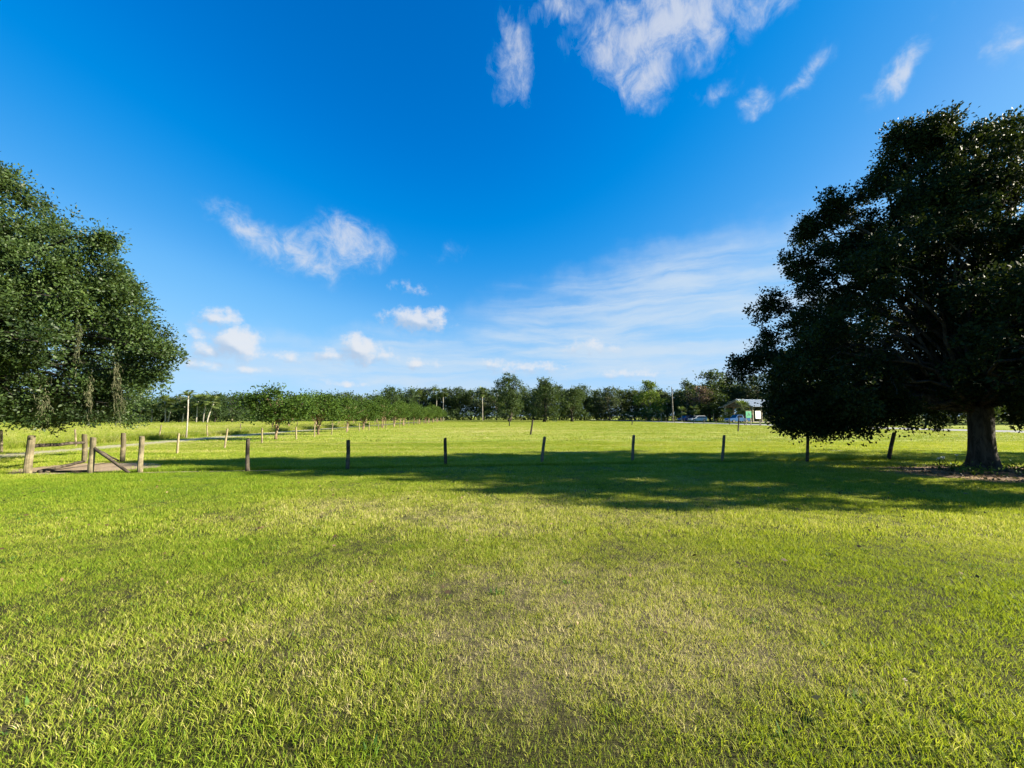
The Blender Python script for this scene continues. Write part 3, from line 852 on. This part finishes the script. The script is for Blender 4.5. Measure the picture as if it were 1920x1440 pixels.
def foliage_mass(name, label, line, thick, hfun, n, per, size, crad, mat, seed, cat):
    g = np.random.default_rng(seed); P = np.array(line, float); seg = np.linalg.norm(P[1:] - P[:-1], axis=1); cum = np.concatenate([[0], np.cumsum(seg)])
    s = g.random(n) * cum[-1]; i = np.clip(np.searchsorted(cum, s) - 1, 0, len(seg) - 1); t = (s - cum[i]) / seg[i]
    xy = P[i] + (P[i + 1] - P[i]) * t[:, None] + g.normal(size=(n, 2)) * thick * .5
    h = hfun(s, g); z = h * g.random(n) ** 0.8
    c = np.column_stack([xy, z]); d = unit(g.normal(size=(n, 3)) + np.array([0, -.6, .5]))
    Q, tt = leaves_on(c, d, per, crad * g.uniform(.6, 1.4, n), size, .65, g)
    Q[:, :, 2] = np.maximum(Q[:, :, 2], 0.02)
    o = bpy.data.objects.new(name, quads_mesh(name, Q, mat, tt)); link(o); tag(o, label, cat, None, 'stuff')


foliage_mass('far_woods', 'solid dark woods filling the gaps behind the trees', [(-190, 108), (-120, 116), (-72, 125), (-40, 150), (0, 158), (40, 155), (62, 140), (85, 128), (110, 95), (125, 60)], 7,
             lambda s, g: np.interp(s, [0, 119, 160, 240, 300, 372], [6.6, 6.6, 10.2, 10.6, 11, 10]) + 1.1 * np.sin(s * .21) + .9 * np.sin(s * .57 + 1) + .6 * np.sin(s * 1.3), 10500, 14, .62, 1.1, M_WOOD1, 500, 'woods')
foliage_mass('undergrowth', 'low leafy undergrowth along the foot of the woods', [(-170, 97), (-72, 99), (-62, 116), (-30, 136), (38, 140), (48, 122), (66, 116), (88, 84), (100, 60)], 3.5,
             lambda s, g: 2.6 + 1.6 * np.sin(s * .5) ** 2, 3200, 14, .34, .55, M_WOOD1, 501, 'undergrowth')

# ------------------------------------------------------------------ fences


def post_mesh(seed, mat, r=0.06):
    pr = random.Random(seed); b = MB(); seg = 12; vs = []
    prof = [(-0.15, 1.0), (0.0, 1.03), (0.3, 1.0), (0.6, 0.97), (0.9, 0.97), (0.985, 0.93), (1.0, 0.84)]
    ph = [pr.uniform(0, 6.28) for _ in range(3)]
    for z, k in prof:
        for i in range(seg):
            a = 2 * math.pi * i / seg
            rr = r * k * (1 + .05 * math.sin(2 * a + ph[0]) + .03 * math.sin(5 * a + ph[1] + 4 * z) + pr.uniform(-.02, .02))
            vs.append((math.cos(a) * rr + .008 * math.sin(5 * z + ph[2]), math.sin(a) * rr, z + (0.012 * math.cos(a + ph[0]) if z >= .98 else 0)))
    b.add(vs, [(j * seg + i, j * seg + (i + 1) % seg, (j + 1) * seg + (i + 1) % seg, (j + 1) * seg + i) for j in range(len(prof) - 1) for i in range(seg)] + [tuple((len(prof) - 1) * seg + i for i in range(seg))])
    return b.mesh('post', mat)


PM_DARK = [post_mesh(s, M_POST) for s in range(4)]
PM_PALE = [post_mesh(s + 10, M_POSTL) for s in range(4)]


def set_post(o, px0, py0, px1, py1, diam, origin=Vector((0, 0, 0)), tilt_y=0.0):
    b0 = ground(px0, py0); tp = at(px1, py1, b0.y) - b0; L = math.hypot(tp.x, tp.z)
    o.location = b0 - origin; o.rotation_euler = (tilt_y, math.atan2(tp.x, tp.z), random.uniform(0, .5)); o.scale = (diam / .12, diam / .12, L)
    return b0, b0 + tp


def wires(root, tops, fr=(0.42, 0.88), org=Vector((0, 0, 0))):
    for f in fr:
        b = MB(); pts = []
        for (b0, t0), (b1, t1) in zip(tops[:-1], tops[1:]):
            p, q = b0.lerp(t0, f) - org, b1.lerp(t1, f) - org
            pts += [p.lerp(q, k / 4) + Vector((0, 0, -.02 * math.sin(math.pi * k / 4))) for k in range(4)]
        pts.append(tops[-1][0].lerp(tops[-1][1], f) - org)
        b.tube(pts, .0016, 4, False).build('wire', M_WIRE, root)


NEAR = [(464, 884, 465, 823), (652, 880, 653, 825), (835, 874, 835, 821), (1016, 868, 1021, 819), (1186, 867, 1188, 816), (1354, 866, 1360, 816), (1513, 866, 1516, 818), (1666, 862, 1678, 811)]
fr_ = empty('wire_fence', ground(464, 884)); tag(fr_, 'near wire fence of dark leaning wooden posts across the lawn', 'fence')
tops = []
for k, p in enumerate(NEAR):
    o = bpy.data.objects.new('post', PM_DARK[k % 4]); link(o, fr_); tops.append(set_post(o, *p, (0.105, .11, .105, .10, .105, .10, .10, .12)[k], fr_.location))
p_end = ground(262, 886); tops = [(p_end, p_end + Vector((0, 0, 1.0)))] + tops + [(Vector((17.95, 14.8, 0)), Vector((17.95, 14.8, .9)))]
o = bpy.data.objects.new('post', PM_DARK[1]); link(o, fr_); o.location = Vector((17.95, 14.8, 0)) - fr_.location; o.scale = (.9, .9, .9)
wires(fr_, tops, org=fr_.location)

# corner brace of thick posts at the left, on bare soil
cb = empty('fence_corner', ground(170, 887)); tag(cb, 'thick pale posts with rail and slanting brace around bare soil at left', 'fence')
BIG = [(52, 888, 59, 817, .17), (158, 867, 160, 814, .145), (170, 887, 175, 820, .135), (230, 866, 232, 812, .135), (263, 886, 266, 818, .13)]
ends = []
for k, p in enumerate(BIG):
    o = bpy.data.objects.new('post', PM_PALE[k % 4]); link(o, cb); ends.append(set_post(o, *p, cb.location))
og = cb.location


def log(a, b_, r, name, mat):
    pts, rad = limb(a - og, b_ - og, r, r * .85, 6, 0, .012, random.Random(int(r * 1e4)))
    MB().tube(pts, rad, 9).build(name, mat, cb, True)


log(ends[0][0].lerp(ends[0][1], .72), ends[1][0].lerp(ends[1][1], .70), .055, 'rail', M_RAIL)
log(ends[2][0].lerp(ends[2][1], .72), ground(243, 887) + Vector((0, -.02, .02)), .045, 'brace', M_RAIL)
log(ends[2][0].lerp(ends[2][1], .70) + Vector((0, .05, 0)), ends[3][0].lerp(ends[3][1], .06) + Vector((-.05, -.1, 0)), .03, 'brace', M_RAIL)
log(ends[0][0] + Vector((.25, .05, .05)), ends[1][0] + Vector((.3, -.3, .06)), .05, 'fallen_rail', M_RAIL)
log(ends[0][0] + Vector((.5, .12, .04)), ends[2][0] + Vector((-.2, .25, .03)), .03, 'fallen_rail', M_RAIL)

# driveway fences


def row_fence(name, label, pts, h, diam, meshes, lean=.05, fr=(.45, .9)):
    f = empty(name, Vector((pts[0][0], pts[0][1], 0))); tag(f, label, 'fence'); tops = []
    for k, (x, y_) in enumerate(pts):
        o = bpy.data.objects.new('post', meshes[k % len(meshes)]); link(o, f)
        o.location = Vector((x, y_, 0)) - f.location; hh = h * random.uniform(.92, 1.08); ln = random.gauss(0, lean); lx = random.gauss(0, lean)
        o.rotation_euler = (lx, ln, random.uniform(0, 6)); dd = diam * random.uniform(.85, 1.15) / .12; o.scale = (dd, dd, hh)
        b0 = Vector((x, y_, 0)); tops.append((b0, b0 + Vector((math.sin(ln) * hh, -math.sin(lx) * hh, hh))))
    wires(f, tops, fr, f.location)


p1 = [(-14.3, 16.6), (-14.35, 19.4), (-14.7, 22.8), (-14.8, 26.6), (-15.3, 30.0)]
y = 33.2
while y < 112: p1.append((-15.4 - (y - 33) * .045 + random.uniform(-.1, .1), y)); y += 3.3
row_fence('wire_fence', 'fence of thin pale posts between the field and the row of small trees', p1, .93, .085, PM_PALE, .05)
p2 = [(-22.3, 17.0), (-22.9, 20.4), (-24.6, 27.0), (-23.9, 30.4), (-24.9, 35.5), (-25.4, 41)]
y = 46
while y < 112: p2.append((-25.6 - (y - 46) * .02, y)); y += 4.6
row_fence('wire_fence', 'fence of thin leaning posts between driveway and tall hay field', p2, .92, .085, PM_PALE, .09)
p3 = []
y = 31.0
while y < 132: p3.append((43.6 - (y - 31) * .075 + random.uniform(-.1, .1), y)); y += 4.1
row_fence('wire_fence', 'fence of grey posts along the near side of the road', p3, 1.15, .12, PM_DARK, .03)
# lone posts in the mown field
for (a, lab, dm) in (((995, 815, 999, 787), 'leaning grey post alone mid-field below the round shade tree', .15), ((1185, 797, 1186, 783), 'small lone post far out in the field below the yellow-green tree', .16), ((1384, 809, 1386, 782), 'upright lone post in front of the signs and pavilion', .14)):
    o = bpy.data.objects.new('fence_post', PM_DARK[1]); link(o); set_post(o, *a, dm); tag(o, lab, 'post', 'lone posts in the field')
# bare sapling with a broken pale limb
sb = ground(955, 799); st = empty('bare_sapling', sb); tag(st, 'short bare sapling stub with a pale broken limb in the field', 'sapling')
MB().tube([(0, 0, -.1), (.03, 0, .6), (0, 0, 1.15)], [.09, .075, .06], 8).build('trunk', M_BARK, st, True)
for e in ((.75, .1, 1.75), (-.5, -.1, .95), (-.2, .1, 1.6)):
    pts, rad = limb((0, 0, 1.05), e, .035, .012, 4, .05, .1); MB().tube(pts, rad, 6).build('limb', M_BARKL, st, True)

# ------------------------------------------------------------------ utility pole
ub = Vector((at(1262, 780, 104).x, 104, 0)); up = empty('utility_pole', ub); tag(up, 'tall bare utility pole standing beside the road', 'pole')
MB().tube([(0, 0, -.2), (-.05, 0, 4), (-.12, 0, 9.3)], [.17, .15, .11], 12).build('shaft', M_PALETIMBER, up, True)
MB().tube([(-.12, 0, 9.25), (-.12, 0, 9.75)], [.035, .02], 8).build('top_pin', M_WIRE, up)
MB().box((-.02, -.2, 8.2), (.1, -.09, 8.7)).build('bracket', M_WIRE, up)

# ------------------------------------------------------------------ pavilion
PA = R(20); pv = empty('pavilion', (58.6, 100, 0), PA)      # local +X runs along the ridge, gable end at x = 0
tag(pv, 'open-sided timber pavilion with pale metal gable roof across the road', 'pavilion')
Wd, Ln, EZ, RZ = 4.3, 9.5, 4.1, 5.9
for sg in (-1, 1):
    sl = math.atan2(RZ - EZ, Wd); run = math.hypot(Wd + .5, (RZ - EZ) * (Wd + .5) / Wd)
    m = Matrix.Translation((-.6, 0, RZ)) @ Matrix.Rotation(-sl * sg, 4, 'X')
    rb = MB().box((0, 0 if sg > 0 else -run, 0), (Ln + 1.2, run if sg > 0 else 0, .06), m).build('roof_slope', M_ROOF, pv)
    for k in range(24):
        x = .15 + k * (Ln + .9) / 23
        MB().box((x - .025, (0.02 if sg > 0 else -run + .01), .061), (x + .025, (run - .01 if sg > 0 else -.02), .10), m).build('roof_rib', M_ROOF, rb)
    MB().box((-.03, 0 if sg > 0 else -run, -.20), (-.001, run if sg > 0 else 0, .04), m).build('barge_board', M_PALETIMBER, pv)
    for k in range(4):
        x = .2 + k * (Ln - .4) / 3
        MB().box((x - .14, sg * (Wd - .35) - .14, 0), (x + .14, sg * (Wd - .35) + .14, EZ + .05)).build('post', M_PALETIMBER, pv)
    MB().box((0, sg * (Wd - .35) - .1, EZ - .25), (Ln, sg * (Wd - .35) + .1, EZ - .001)).build('beam', M_TIMBER, pv)
g_ = MB(); g_.add([(.3, -Wd + .3, EZ), (.3, Wd - .3, EZ), (.3, 0, RZ - .12), (.42, -Wd + .3, EZ), (.42, Wd - .3, EZ), (.42, 0, RZ - .12)], [(0, 2, 1), (3, 4, 5), (0, 1, 4, 3), (1, 2, 5, 4), (2, 0, 3, 5)]); g_.build('gable', M_TIMBER, pv)
MB().box((-.3, -Wd - .1, 0), (Ln + .3, Wd + .1, .10)).build('slab', M_SLAB, pv)

# ------------------------------------------------------------------ sign boards


def sign(px0, px1, py0, py1, depth, leg_px, face, mark, label, wing=False):
    a = at(px0, py1, depth); b_ = at(px1, py0, depth); cx = (a.x + b_.x) / 2
    s = empty('sign_board', (cx, depth, 0), R(18)); tag(s, label, 'sign')
    w = (b_.x - a.x) / 2 / math.cos(R(18)) * .9
    bd = MB().box((-w, -.03, a.z), (w, .03, b_.z)).build('board', face, s)
    h = b_.z - a.z
    MB().box((-w - .04, -.05, b_.z + .001), (w + .04, .05, b_.z + .06)).build('cap', M_PALETIMBER, s)
    for x in leg_px:
        MB().box((x * w - .05, .032, 0), (x * w + .05, .13, b_.z - .05)).build('leg', M_PALETIMBER, s)
    if mark == 'emblem':
        e = MB()
        for (x0, z0, x1, z1) in ((-.55, .25, -.1, .5), (-.2, .45, .3, .72), (.1, .3, .55, .55), (-.35, .62, -.05, .8)):
            e.box((x0 * w, -.036, a.z + z0 * h), (x1 * w, -.031, a.z + z1 * h))
        e.build('emblem', M_DGREEN, bd)
    else:
        for k, (x0, x1, z) in enumerate(((-.6, .5, .74), (-.6, .2, .58), (-.6, .4, .42))):
            MB().box((x0 * w, -.036, a.z + z * h), (x1 * w, -.031, a.z + (z + .07) * h)).build('lettering', M_PRINT, bd)
    if wing:
        MB().box((w + .01, -.02, a.z), (w + .05, .9, b_.z)).build('side_board', face, s)
    return s


sign(1397, 1410, 771, 783.5, 66, (-.9, .9), M_GREEN, 'emblem', 'green sign board with darker emblem in front of the pavilion')
sign(1415, 1427, 770.5, 785, 61, (.85,), M_WHITE, 'text', 'white sign board with grey lettering on a slim pale post', True)

# ------------------------------------------------------------------ vehicles


def vehicle(name, label, loc, rz, paint, kind):
    v = empty(name, loc, rz); tag(v, label, {'pickup_truck': 'pickup', 'parked_car': 'car'}[name], 'parked vehicles across the road')
    if kind == 'pickup':
        L, Wv = 5.6, 1.95
        low = [(-2.8, .55), (-2.78, 1.0), (-2.7, 1.08), (-.95, 1.1), (1.1, 1.12), (2.6, 1.02), (2.78, .85), (2.8, .5), (2.2, .42), (-2.2, .42)]
        cab = [(-.95, 1.1), (-.85, 1.78), (-.6, 1.86), (.45, 1.84), (1.15, 1.12)]
        win = [(-.75, 1.2), (-.68, 1.72), (-.55, 1.78), (.38, 1.76), (.90, 1.2)]
    else:
        L, Wv = 4.7, 1.85
        low = [(-2.3, .5), (-2.33, .9), (-2.2, 1.02), (-.9, 1.02), (1.05, 1.02), (2.15, .88), (2.33, .7), (2.32, .42), (1.9, .32), (-1.9, .32)]
        cab = [(-2.15, 1.0), (-1.95, 1.55), (-1.5, 1.68), (.1, 1.68), (.55, 1.55), (1.2, 1.02)]
        win = [(-1.9, 1.08), (-1.75, 1.48), (-1.45, 1.58), (.05, 1.58), (.42, 1.48), (.95, 1.08)]

    def extrude(prof, hw, taper):
        n = len(prof); zs = [p[1] for p in prof]; z0, z1 = min(zs), max(zs); vs = []
        for s in (-1, 1):
            for inset in (0, 1):
                for (x, z) in prof:
                    k = (z - z0) / (z1 - z0 + 1e-6); w_ = hw * (1 - taper * k)
                    vs.append((x * (1 - .02 * inset), s * (w_ - .06 * (1 - inset)), z))
        # order: left inner, left outer, right inner, right outer rings
        li, lo, ri, ro = [list(range(k * n, k * n + n)) for k in (1, 0, 3, 2)]
        fs = [tuple(li), tuple(reversed(ri))]
        for i in range(n):
            j = (i + 1) % n
            fs += [(lo[i], lo[j], li[j], li[i]), (ri[i], ri[j], ro[j], ro[i]), (ro[i], ro[j], lo[j], lo[i])]
        return MB().add(vs, fs)
    body = extrude(low, Wv / 2, .03).build('body', paint, v)
    extrude(cab, Wv / 2 - .04, .16).build('cabin', paint, v)
    for s in (-1, 1):
        zc = [(x, z) for x, z in win]; z0 = cab[0][1]; z1 = max(z for _, z in cab)
        def yw(z): return s * ((Wv / 2 - .04) * (1 - .16 * (z - z0) / (z1 - z0)) + .008)
        n = len(zc); MB().add([(x, yw(z), z) for x, z in zc] + [(x, yw(z) - s * .02, z) for x, z in zc], [tuple(range(n)), tuple(range(2 * n - 1, n - 1, -1))] + [(i, (i + 1) % n, n + (i + 1) % n, n + i) for i in range(n)]).build('side_window', M_GLASS, v)
    (xa, za), (xb, zb) = cab[-1], cab[-2]
    hw = Wv / 2 - .2
    MB().add([(xa - .05 + .03, -hw, za + .06), (xa - .05 + .03, hw, za + .06), (xb + .05, hw * .86, zb - .03), (xb + .05, -hw * .86, zb - .03)], [(0, 1, 2, 3)]).build('windscreen', M_GLASS, v)
    ax = 1.75 if kind == 'pickup' else 1.45
    for sx in (-1, 1):
        for sy in (-1, 1):
            w = MB().tube([(0, -.13, 0), (0, -.11, 0), (0, .11, 0), (0, .13, 0)], [.32, .36, .36, .32], 18).build('wheel', M_TYRE, v); w.location = (sx * ax, sy * (Wv / 2 - .08), .36)
            MB().tube([(0, -.145, 0), (0, .145, 0)], .21, 14).build('rim', M_CHROME, w)
    xf = L / 2
    for sy in (-1, 1):
        MB().box((xf - .08, sy * .62 - .16, .70), (xf + .012, sy * .62 + .16, .86)).build('headlight', M_LAMP, v)
    MB().box((xf - .1, -.8, .40), (xf + .05, .8, .58)).build('bumper', M_CHROME, v)
    return v


vehicle('parked_car', 'dark blue car parked left of the white car, across the road', (at(1285, 780, 112).x, 112, .02), R(200), M_CARBLUE, 'car')
vehicle('parked_car', 'white car parked beside the dark blue one', (at(1308, 780, 106).x, 106, .02), R(185), M_CARWHITE, 'car')
vehicle('pickup_truck', 'light blue pickup parked in front of the pavilion', (at(1382, 780, 91).x, 91, .02), R(190), M_CARSKY, 'pickup')

# ------------------------------------------------------------------ grass (uncountable): blades in tufts


def tuft(name, n, h, w, spread, seed, mat, lean=.5, segs=3):
    g = np.random.default_rng(seed); Q = []; T = []
    for _ in range(n):
        a = g.uniform(0, 6.28); r = spread * math.sqrt(g.random()); p = np.array([r * math.cos(a), r * math.sin(a), -.005])
        b_ = a + g.normal() * .9; hd = np.array([math.cos(b_), math.sin(b_), 0]); e = R(90) - abs(g.normal()) * lean; L = h * g.uniform(.5, 1.25)
        c_ = g.uniform(0, 6.28); sd = np.array([math.cos(c_), math.sin(c_), 0]); wd = w * g.uniform(.7, 1.3); t = g.random(); curl = g.uniform(.1, .55)
        for s in range(segs):
            d = hd * math.cos(e) + np.array([0, 0, math.sin(e)]); q = p + d * L / segs
            w0 = wd * (1 - (s / segs) ** 1.6) * .5; w1 = wd * (1 - ((s + 1) / segs) ** 1.6) * .5
            Q.append(np.array([p - sd * w0, p + sd * w0, q + sd * w1, q - sd * w1])); T.append(t)
            p = q; e -= curl
    o = bpy.data.objects.new(name, quads_mesh(name, np.array(Q), mat, np.array(T)))
    return o


def tuft_set(name, k, *a, **kw):
    c = bpy.data.collections.new(name)
    for i in range(k): c.objects.link(tuft(name + '_tuft', *a, seed=900 + i * 7 + len(name), **kw))
    return c


def scatter(name, label, pts, scale, coll, cat, lean=None):
    """one object whose points each carry a tuft"""
    n = len(pts); me = bpy.data.meshes.new(name); me.vertices.add(n)
    co = np.column_stack([pts, np.zeros(n)]).astype(np.float32); me.vertices.foreach_set('co', co.ravel())
    g = np.random.default_rng(n)
    for nm, ty, arr in (('sc', 'FLOAT', scale), ('rz', 'FLOAT', g.random(n) * 6.283), ('pick', 'INT', g.integers(0, 99, n))):
        a = me.attributes.new(nm, ty, 'POINT'); a.data.foreach_set('value', arr.astype(np.float32 if ty == 'FLOAT' else np.int32))
    me.update()
    o = bpy.data.objects.new(name, me); link(o); tag(o, label, cat, None, 'stuff')
    ng = bpy.data.node_groups.new(name + '_scatter', 'GeometryNodeTree')
    ng.interface.new_socket('Geometry', in_out='INPUT', socket_type='NodeSocketGeometry'); ng.interface.new_socket('Geometry', in_out='OUTPUT', socket_type='NodeSocketGeometry')
    N = ng.nodes; Lk = ng.links; gi = N.new('NodeGroupInput'); go = N.new('NodeGroupOutput')
    ci = N.new('GeometryNodeCollectionInfo'); ci.inputs['Collection'].default_value = coll; ci.inputs['Separate Children'].default_value = True; ci.inputs['Reset Children'].default_value = True
    ip = N.new('GeometryNodeInstanceOnPoints'); ip.inputs['Pick Instance'].default_value = True

    def att(nm, ty):
        a = N.new('GeometryNodeInputNamedAttribute'); a.data_type = ty; a.inputs['Name'].default_value = nm
        return a.outputs['Attribute']
    cx = N.new('ShaderNodeCombineXYZ'); Lk.new(att('rz', 'FLOAT'), cx.inputs[2])
    e2 = N.new('FunctionNodeEulerToRotation'); Lk.new(cx.outputs[0], e2.inputs[0])
    Lk.new(gi.outputs[0], ip.inputs['Points']); Lk.new(ci.outputs[0], ip.inputs['Instance']); Lk.new(att('pick', 'INT'), ip.inputs['Instance Index'])
    Lk.new(e2.outputs[0], ip.inputs['Rotation']); Lk.new(att('sc', 'FLOAT'), ip.inputs['Scale']); Lk.new(ip.outputs[0], go.inputs[0])
    md = o.modifiers.new('scatter', 'NODES'); md.node_group = ng
    return o


def poly_dist(pts, poly):
    d = np.full(len(pts), 1e9)
    for a, b_ in zip(poly[:-1], poly[1:]):
        a = np.array(a[:2], float); b_ = np.array(b_[:2], float); ab = b_ - a
        t = np.clip(((pts - a) @ ab) / (ab @ ab), 0, 1); d = np.minimum(d, np.linalg.norm(pts - a - t[:, None] * ab, axis=1))
    return d


def free(pts, g, edge=.25):
    ok = poly_dist(pts, DRIVE) > 0.75 + g.normal(size=len(pts)) * edge
    ok &= poly_dist(pts, ROAD_C) > 4.2 + g.normal(size=len(pts)) * edge
    e = np.hypot((pts[:, 0] - (OAK_R.x - .1)) / 2.85, (pts[:, 1] - (OAK_R.y - .8)) / 1.85); ok &= e > 1 + g.normal(size=len(pts)) * .10
    e = np.hypot((pts[:, 0] - (cxg - .1)) / 1.7, (pts[:, 1] - (cyg - .15)) / 1.35); ok &= e > 1 + g.normal(size=len(pts)) * .14
    e = poly_dist(pts, fl[:12]); ok &= (e > .03 + g.normal(size=len(pts)) * .05)
    return ok


def band(y0, y1, dens, seed, side=1.45, margin=2.0, xmin=-1e9, xmax=1e9):
    g = np.random.default_rng(seed); hw = side * y1 + margin; n = int((y1 - y0) * 2 * hw * dens)
    p = np.column_stack([g.uniform(-hw, hw, n), g.uniform(y0, y1, n)])
    p = p[(np.abs(p[:, 0]) < side * p[:, 1] + margin) & (p[:, 0] > xmin) & (p[:, 0] < xmax)]
    return p[free(p, g)], g


lawn_near = tuft_set('lawn_near', 8, 15, .050, .0033, .075, mat=M_BLADE, lean=.75)
lawn_mid = tuft_set('lawn_mid', 6, 24, .058, .0056, .15, mat=M_BLADE, lean=.7, segs=2)
field_far = tuft_set('field_far', 6, 22, .075, .015, .34, mat=M_FIELD, lean=.7, segs=2)
hay = tuft_set('hay', 5, 26, .42, .010, .20, mat=M_HAY, lean=.35)
verge = tuft_set('verge', 5, 24, .15, .006, .12, mat=M_BLADE, lean=.5)
for nm, lab, (y0, y1, dn, sd), coll, (s0, s1) in (
        ('lawn_grass', 'short lawn grass with straw-dry patches in the foreground', (.9, 5.2, 760, 1), lawn_near, (.62, 1.18)),
        ('lawn_grass', 'short lawn grass reaching back to the fence', (5.2, 11.0, 260, 2), lawn_mid, (.56, 1.08)),
        ('field_grass', 'mown grass of the field just behind the fence', (11.0, 24, 62, 3), lawn_mid, (.9, 1.5)),
        ('field_grass', 'mown grass far out in the field', (24, 120, 5.0, 4), field_far, (.9, 1.5))):
    P, g = band(y0, y1, dn, sd, xmin=-60, xmax=60)
    X, Y = P[:, 0], P[:, 1]
    grow = 1 + .26 * np.sin(X * 1.9 + 1.3 * np.sin(Y * 1.1)) * np.sin(Y * 2.3 + .7 * np.sin(X * 1.7)) + .14 * np.sin(X * 5.1 + 2 * np.sin(Y * 3.1)) * np.sin(Y * 4.7 + X)
    grow *= 1 - .12 * np.exp(-((X - .2) / 2.7) ** 2 - ((Y - 3.3) / 1.3) ** 2)
    grow *= 1 + .15 * np.exp(-((Y - 1.2) / .9) ** 2)
    scatter(nm, lab, P, g.uniform(s0, s1, len(P)) * grow, coll, 'grass')
weeds = tuft_set('weeds', 5, 13, .040, .015, .035, mat=M_LILY, lean=1.0, segs=2)
gw = np.random.default_rng(55); P = np.column_stack([gw.uniform(-9, 9, 1100), 1.0 + 8.0 * gw.random(1100) ** 1.3])
P = P[(np.sin(P[:, 0] * 1.3 + 2) * np.sin(P[:, 1] * 1.9) + gw.normal(size=len(P)) * .5 > .35)]
scatter('lawn_weeds', 'broad-leaved weeds dotted through the lawn', P, gw.uniform(.6, 1.3, len(P)), weeds, 'weeds')
n = 420; c = np.column_stack([gw.uniform(-10, 12, n), 1.2 + 9 * gw.random(n), gw.uniform(.03, .05, n)])
o = bpy.data.objects.new('fallen_leaves', quads_mesh('fallen_leaves', leaf_quads(c, unit(gw.normal(size=(n, 3)) * np.array([1, 1, .4])), gw.uniform(.03, .07, n), .5, gw), M_LITTER, gw.random(n))); link(o); tag(o, 'few dry leaves lying in the lawn', 'leaves', None, 'stuff')
# tall hay beyond the driveway, thickest along its fence
g = np.random.default_rng(77)
P = np.column_stack([-24.2 - np.abs(g.normal(size=9000)) * 2.2, g.uniform(12, 70, 9000)])
P2 = np.column_stack([g.uniform(-110, -27, 26000), g.uniform(14, 92, 26000)])
P = P[free(P, g)]
scatter('tall_grass', 'tall green grass growing along the driveway fence', P, g.uniform(.6, 1.35, len(P)), hay, 'grass')
scatter('hay_field', 'yellowish hay field beyond the driveway', P2, g.uniform(.35, .75, len(P2)), hay, 'grass')
# uncut tufts along the near fence and round posts
fp = np.array(fl); k = g.integers(0, len(fp), 2600); P = fp[k] + np.column_stack([g.normal(size=2600) * .25, .14 + np.abs(g.normal(size=2600)) * .14])
scatter('verge_grass', 'longer uncut grass along the foot of the near fence', P, g.uniform(.5, 1.1, len(P)), verge, 'grass')

# ------------------------------------------------------------------ mulch bed: lilies, ground cover, litter


def lily(px, py, hgt, seed, label, flowers=True):
    g = np.random.default_rng(seed); b0 = ground(px, py); s = empty('lily_plant', b0); tag(s, label, 'plant', 'lilies at the foot of the right oak')
    Q = []; T = []
    for k in range(16):
        a = g.uniform(0, 6.28); hd = np.array([math.cos(a), math.sin(a), 0]); sd = np.array([-math.sin(a), math.cos(a), 0]) * .016; e = R(g.uniform(55, 85)); p = np.zeros(3); L = hgt * g.uniform(.6, 1.1)
        for q_ in range(4):
            d = hd * math.cos(e) + np.array([0, 0, math.sin(e)]); q = p + d * L / 4; w0, w1 = (1 - q_ / 4.4), (1 - (q_ + 1) / 4.4)
            Q.append(np.array([p - sd * w0, p + sd * w0, q + sd * w1, q - sd * w1])); T.append(g.random()); p = q; e -= .35
    link(bpy.data.objects.new('leaves', quads_mesh('leaves', np.array(Q), M_LILY, np.array(T))), s)
    for k in range(3 if flowers else 0):
        c = Vector((g.normal() * .08, g.normal() * .08, hgt * g.uniform(.95, 1.2))); st_ = MB().tube([(0, 0, 0), c * .5 + Vector((.01, 0, 0)), c], .006, 5).build('stem', M_LILY, s)
        f = MB()
        for j in range(6):
            a = j * 1.047; d = Vector((math.cos(a), math.sin(a), 1.1)); w = Vector((-math.sin(a), math.cos(a), 0)) * .014
            f.add([c, c + d * .025 + w, c + d * .05, c + d * .025 - w], [(0, 1, 2, 3)])
        f.build('flower', M_PETAL, st_)


lily(1762, 882, .30, 1, 'white-flowered lily clump at the left end of the mulch bed')
lily(1786, 884, .38, 2, 'white-flowered lily clump nearest the left of the oak trunk')
lily(1826, 892, .26, 3, 'leafy lily clump directly in front of the oak trunk', False)
g = np.random.default_rng(81)
n = 900; a = g.random(n) * 6.283; r_ = np.sqrt(g.random(n)); c = np.column_stack([OAK_R.x - .1 + 2.8 * r_ * np.cos(a), OAK_R.y - .8 + 1.9 * r_ * np.sin(a), .02 + g.random(n) * .03])
ax = unit(g.normal(size=(n, 3)) * np.array([1, 1, .35]))
o = bpy.data.objects.new('leaf_litter', quads_mesh('leaf_litter', leaf_quads(c, ax, g.uniform(.05, .11, n), .5, g), M_LITTER, g.random(n))); link(o); tag(o, 'dry fallen leaves scattered over the mulch bed', 'leaves', None, 'stuff')
n = 60; a = g.random(n) * 6.283; r_ = g.uniform(.25, .9, n); c = np.column_stack([OAK_R.x + 2.0 * r_ * np.cos(a), OAK_R.y - .55 + 1.2 * r_ * np.sin(a), .07 + g.random(n) * .06])
Q, t = leaves_on(c, np.tile([[0, 0, 1.0]], (n, 1)), 14, np.full(n, .13), .075, .6, g); Q[:, :, 2] = np.maximum(Q[:, :, 2], .02)
o = bpy.data.objects.new('ground_cover', quads_mesh('ground_cover', Q, M_LILY, t)); link(o); tag(o, 'low leafy ground cover around the right oak trunk', 'plants', None, 'stuff')
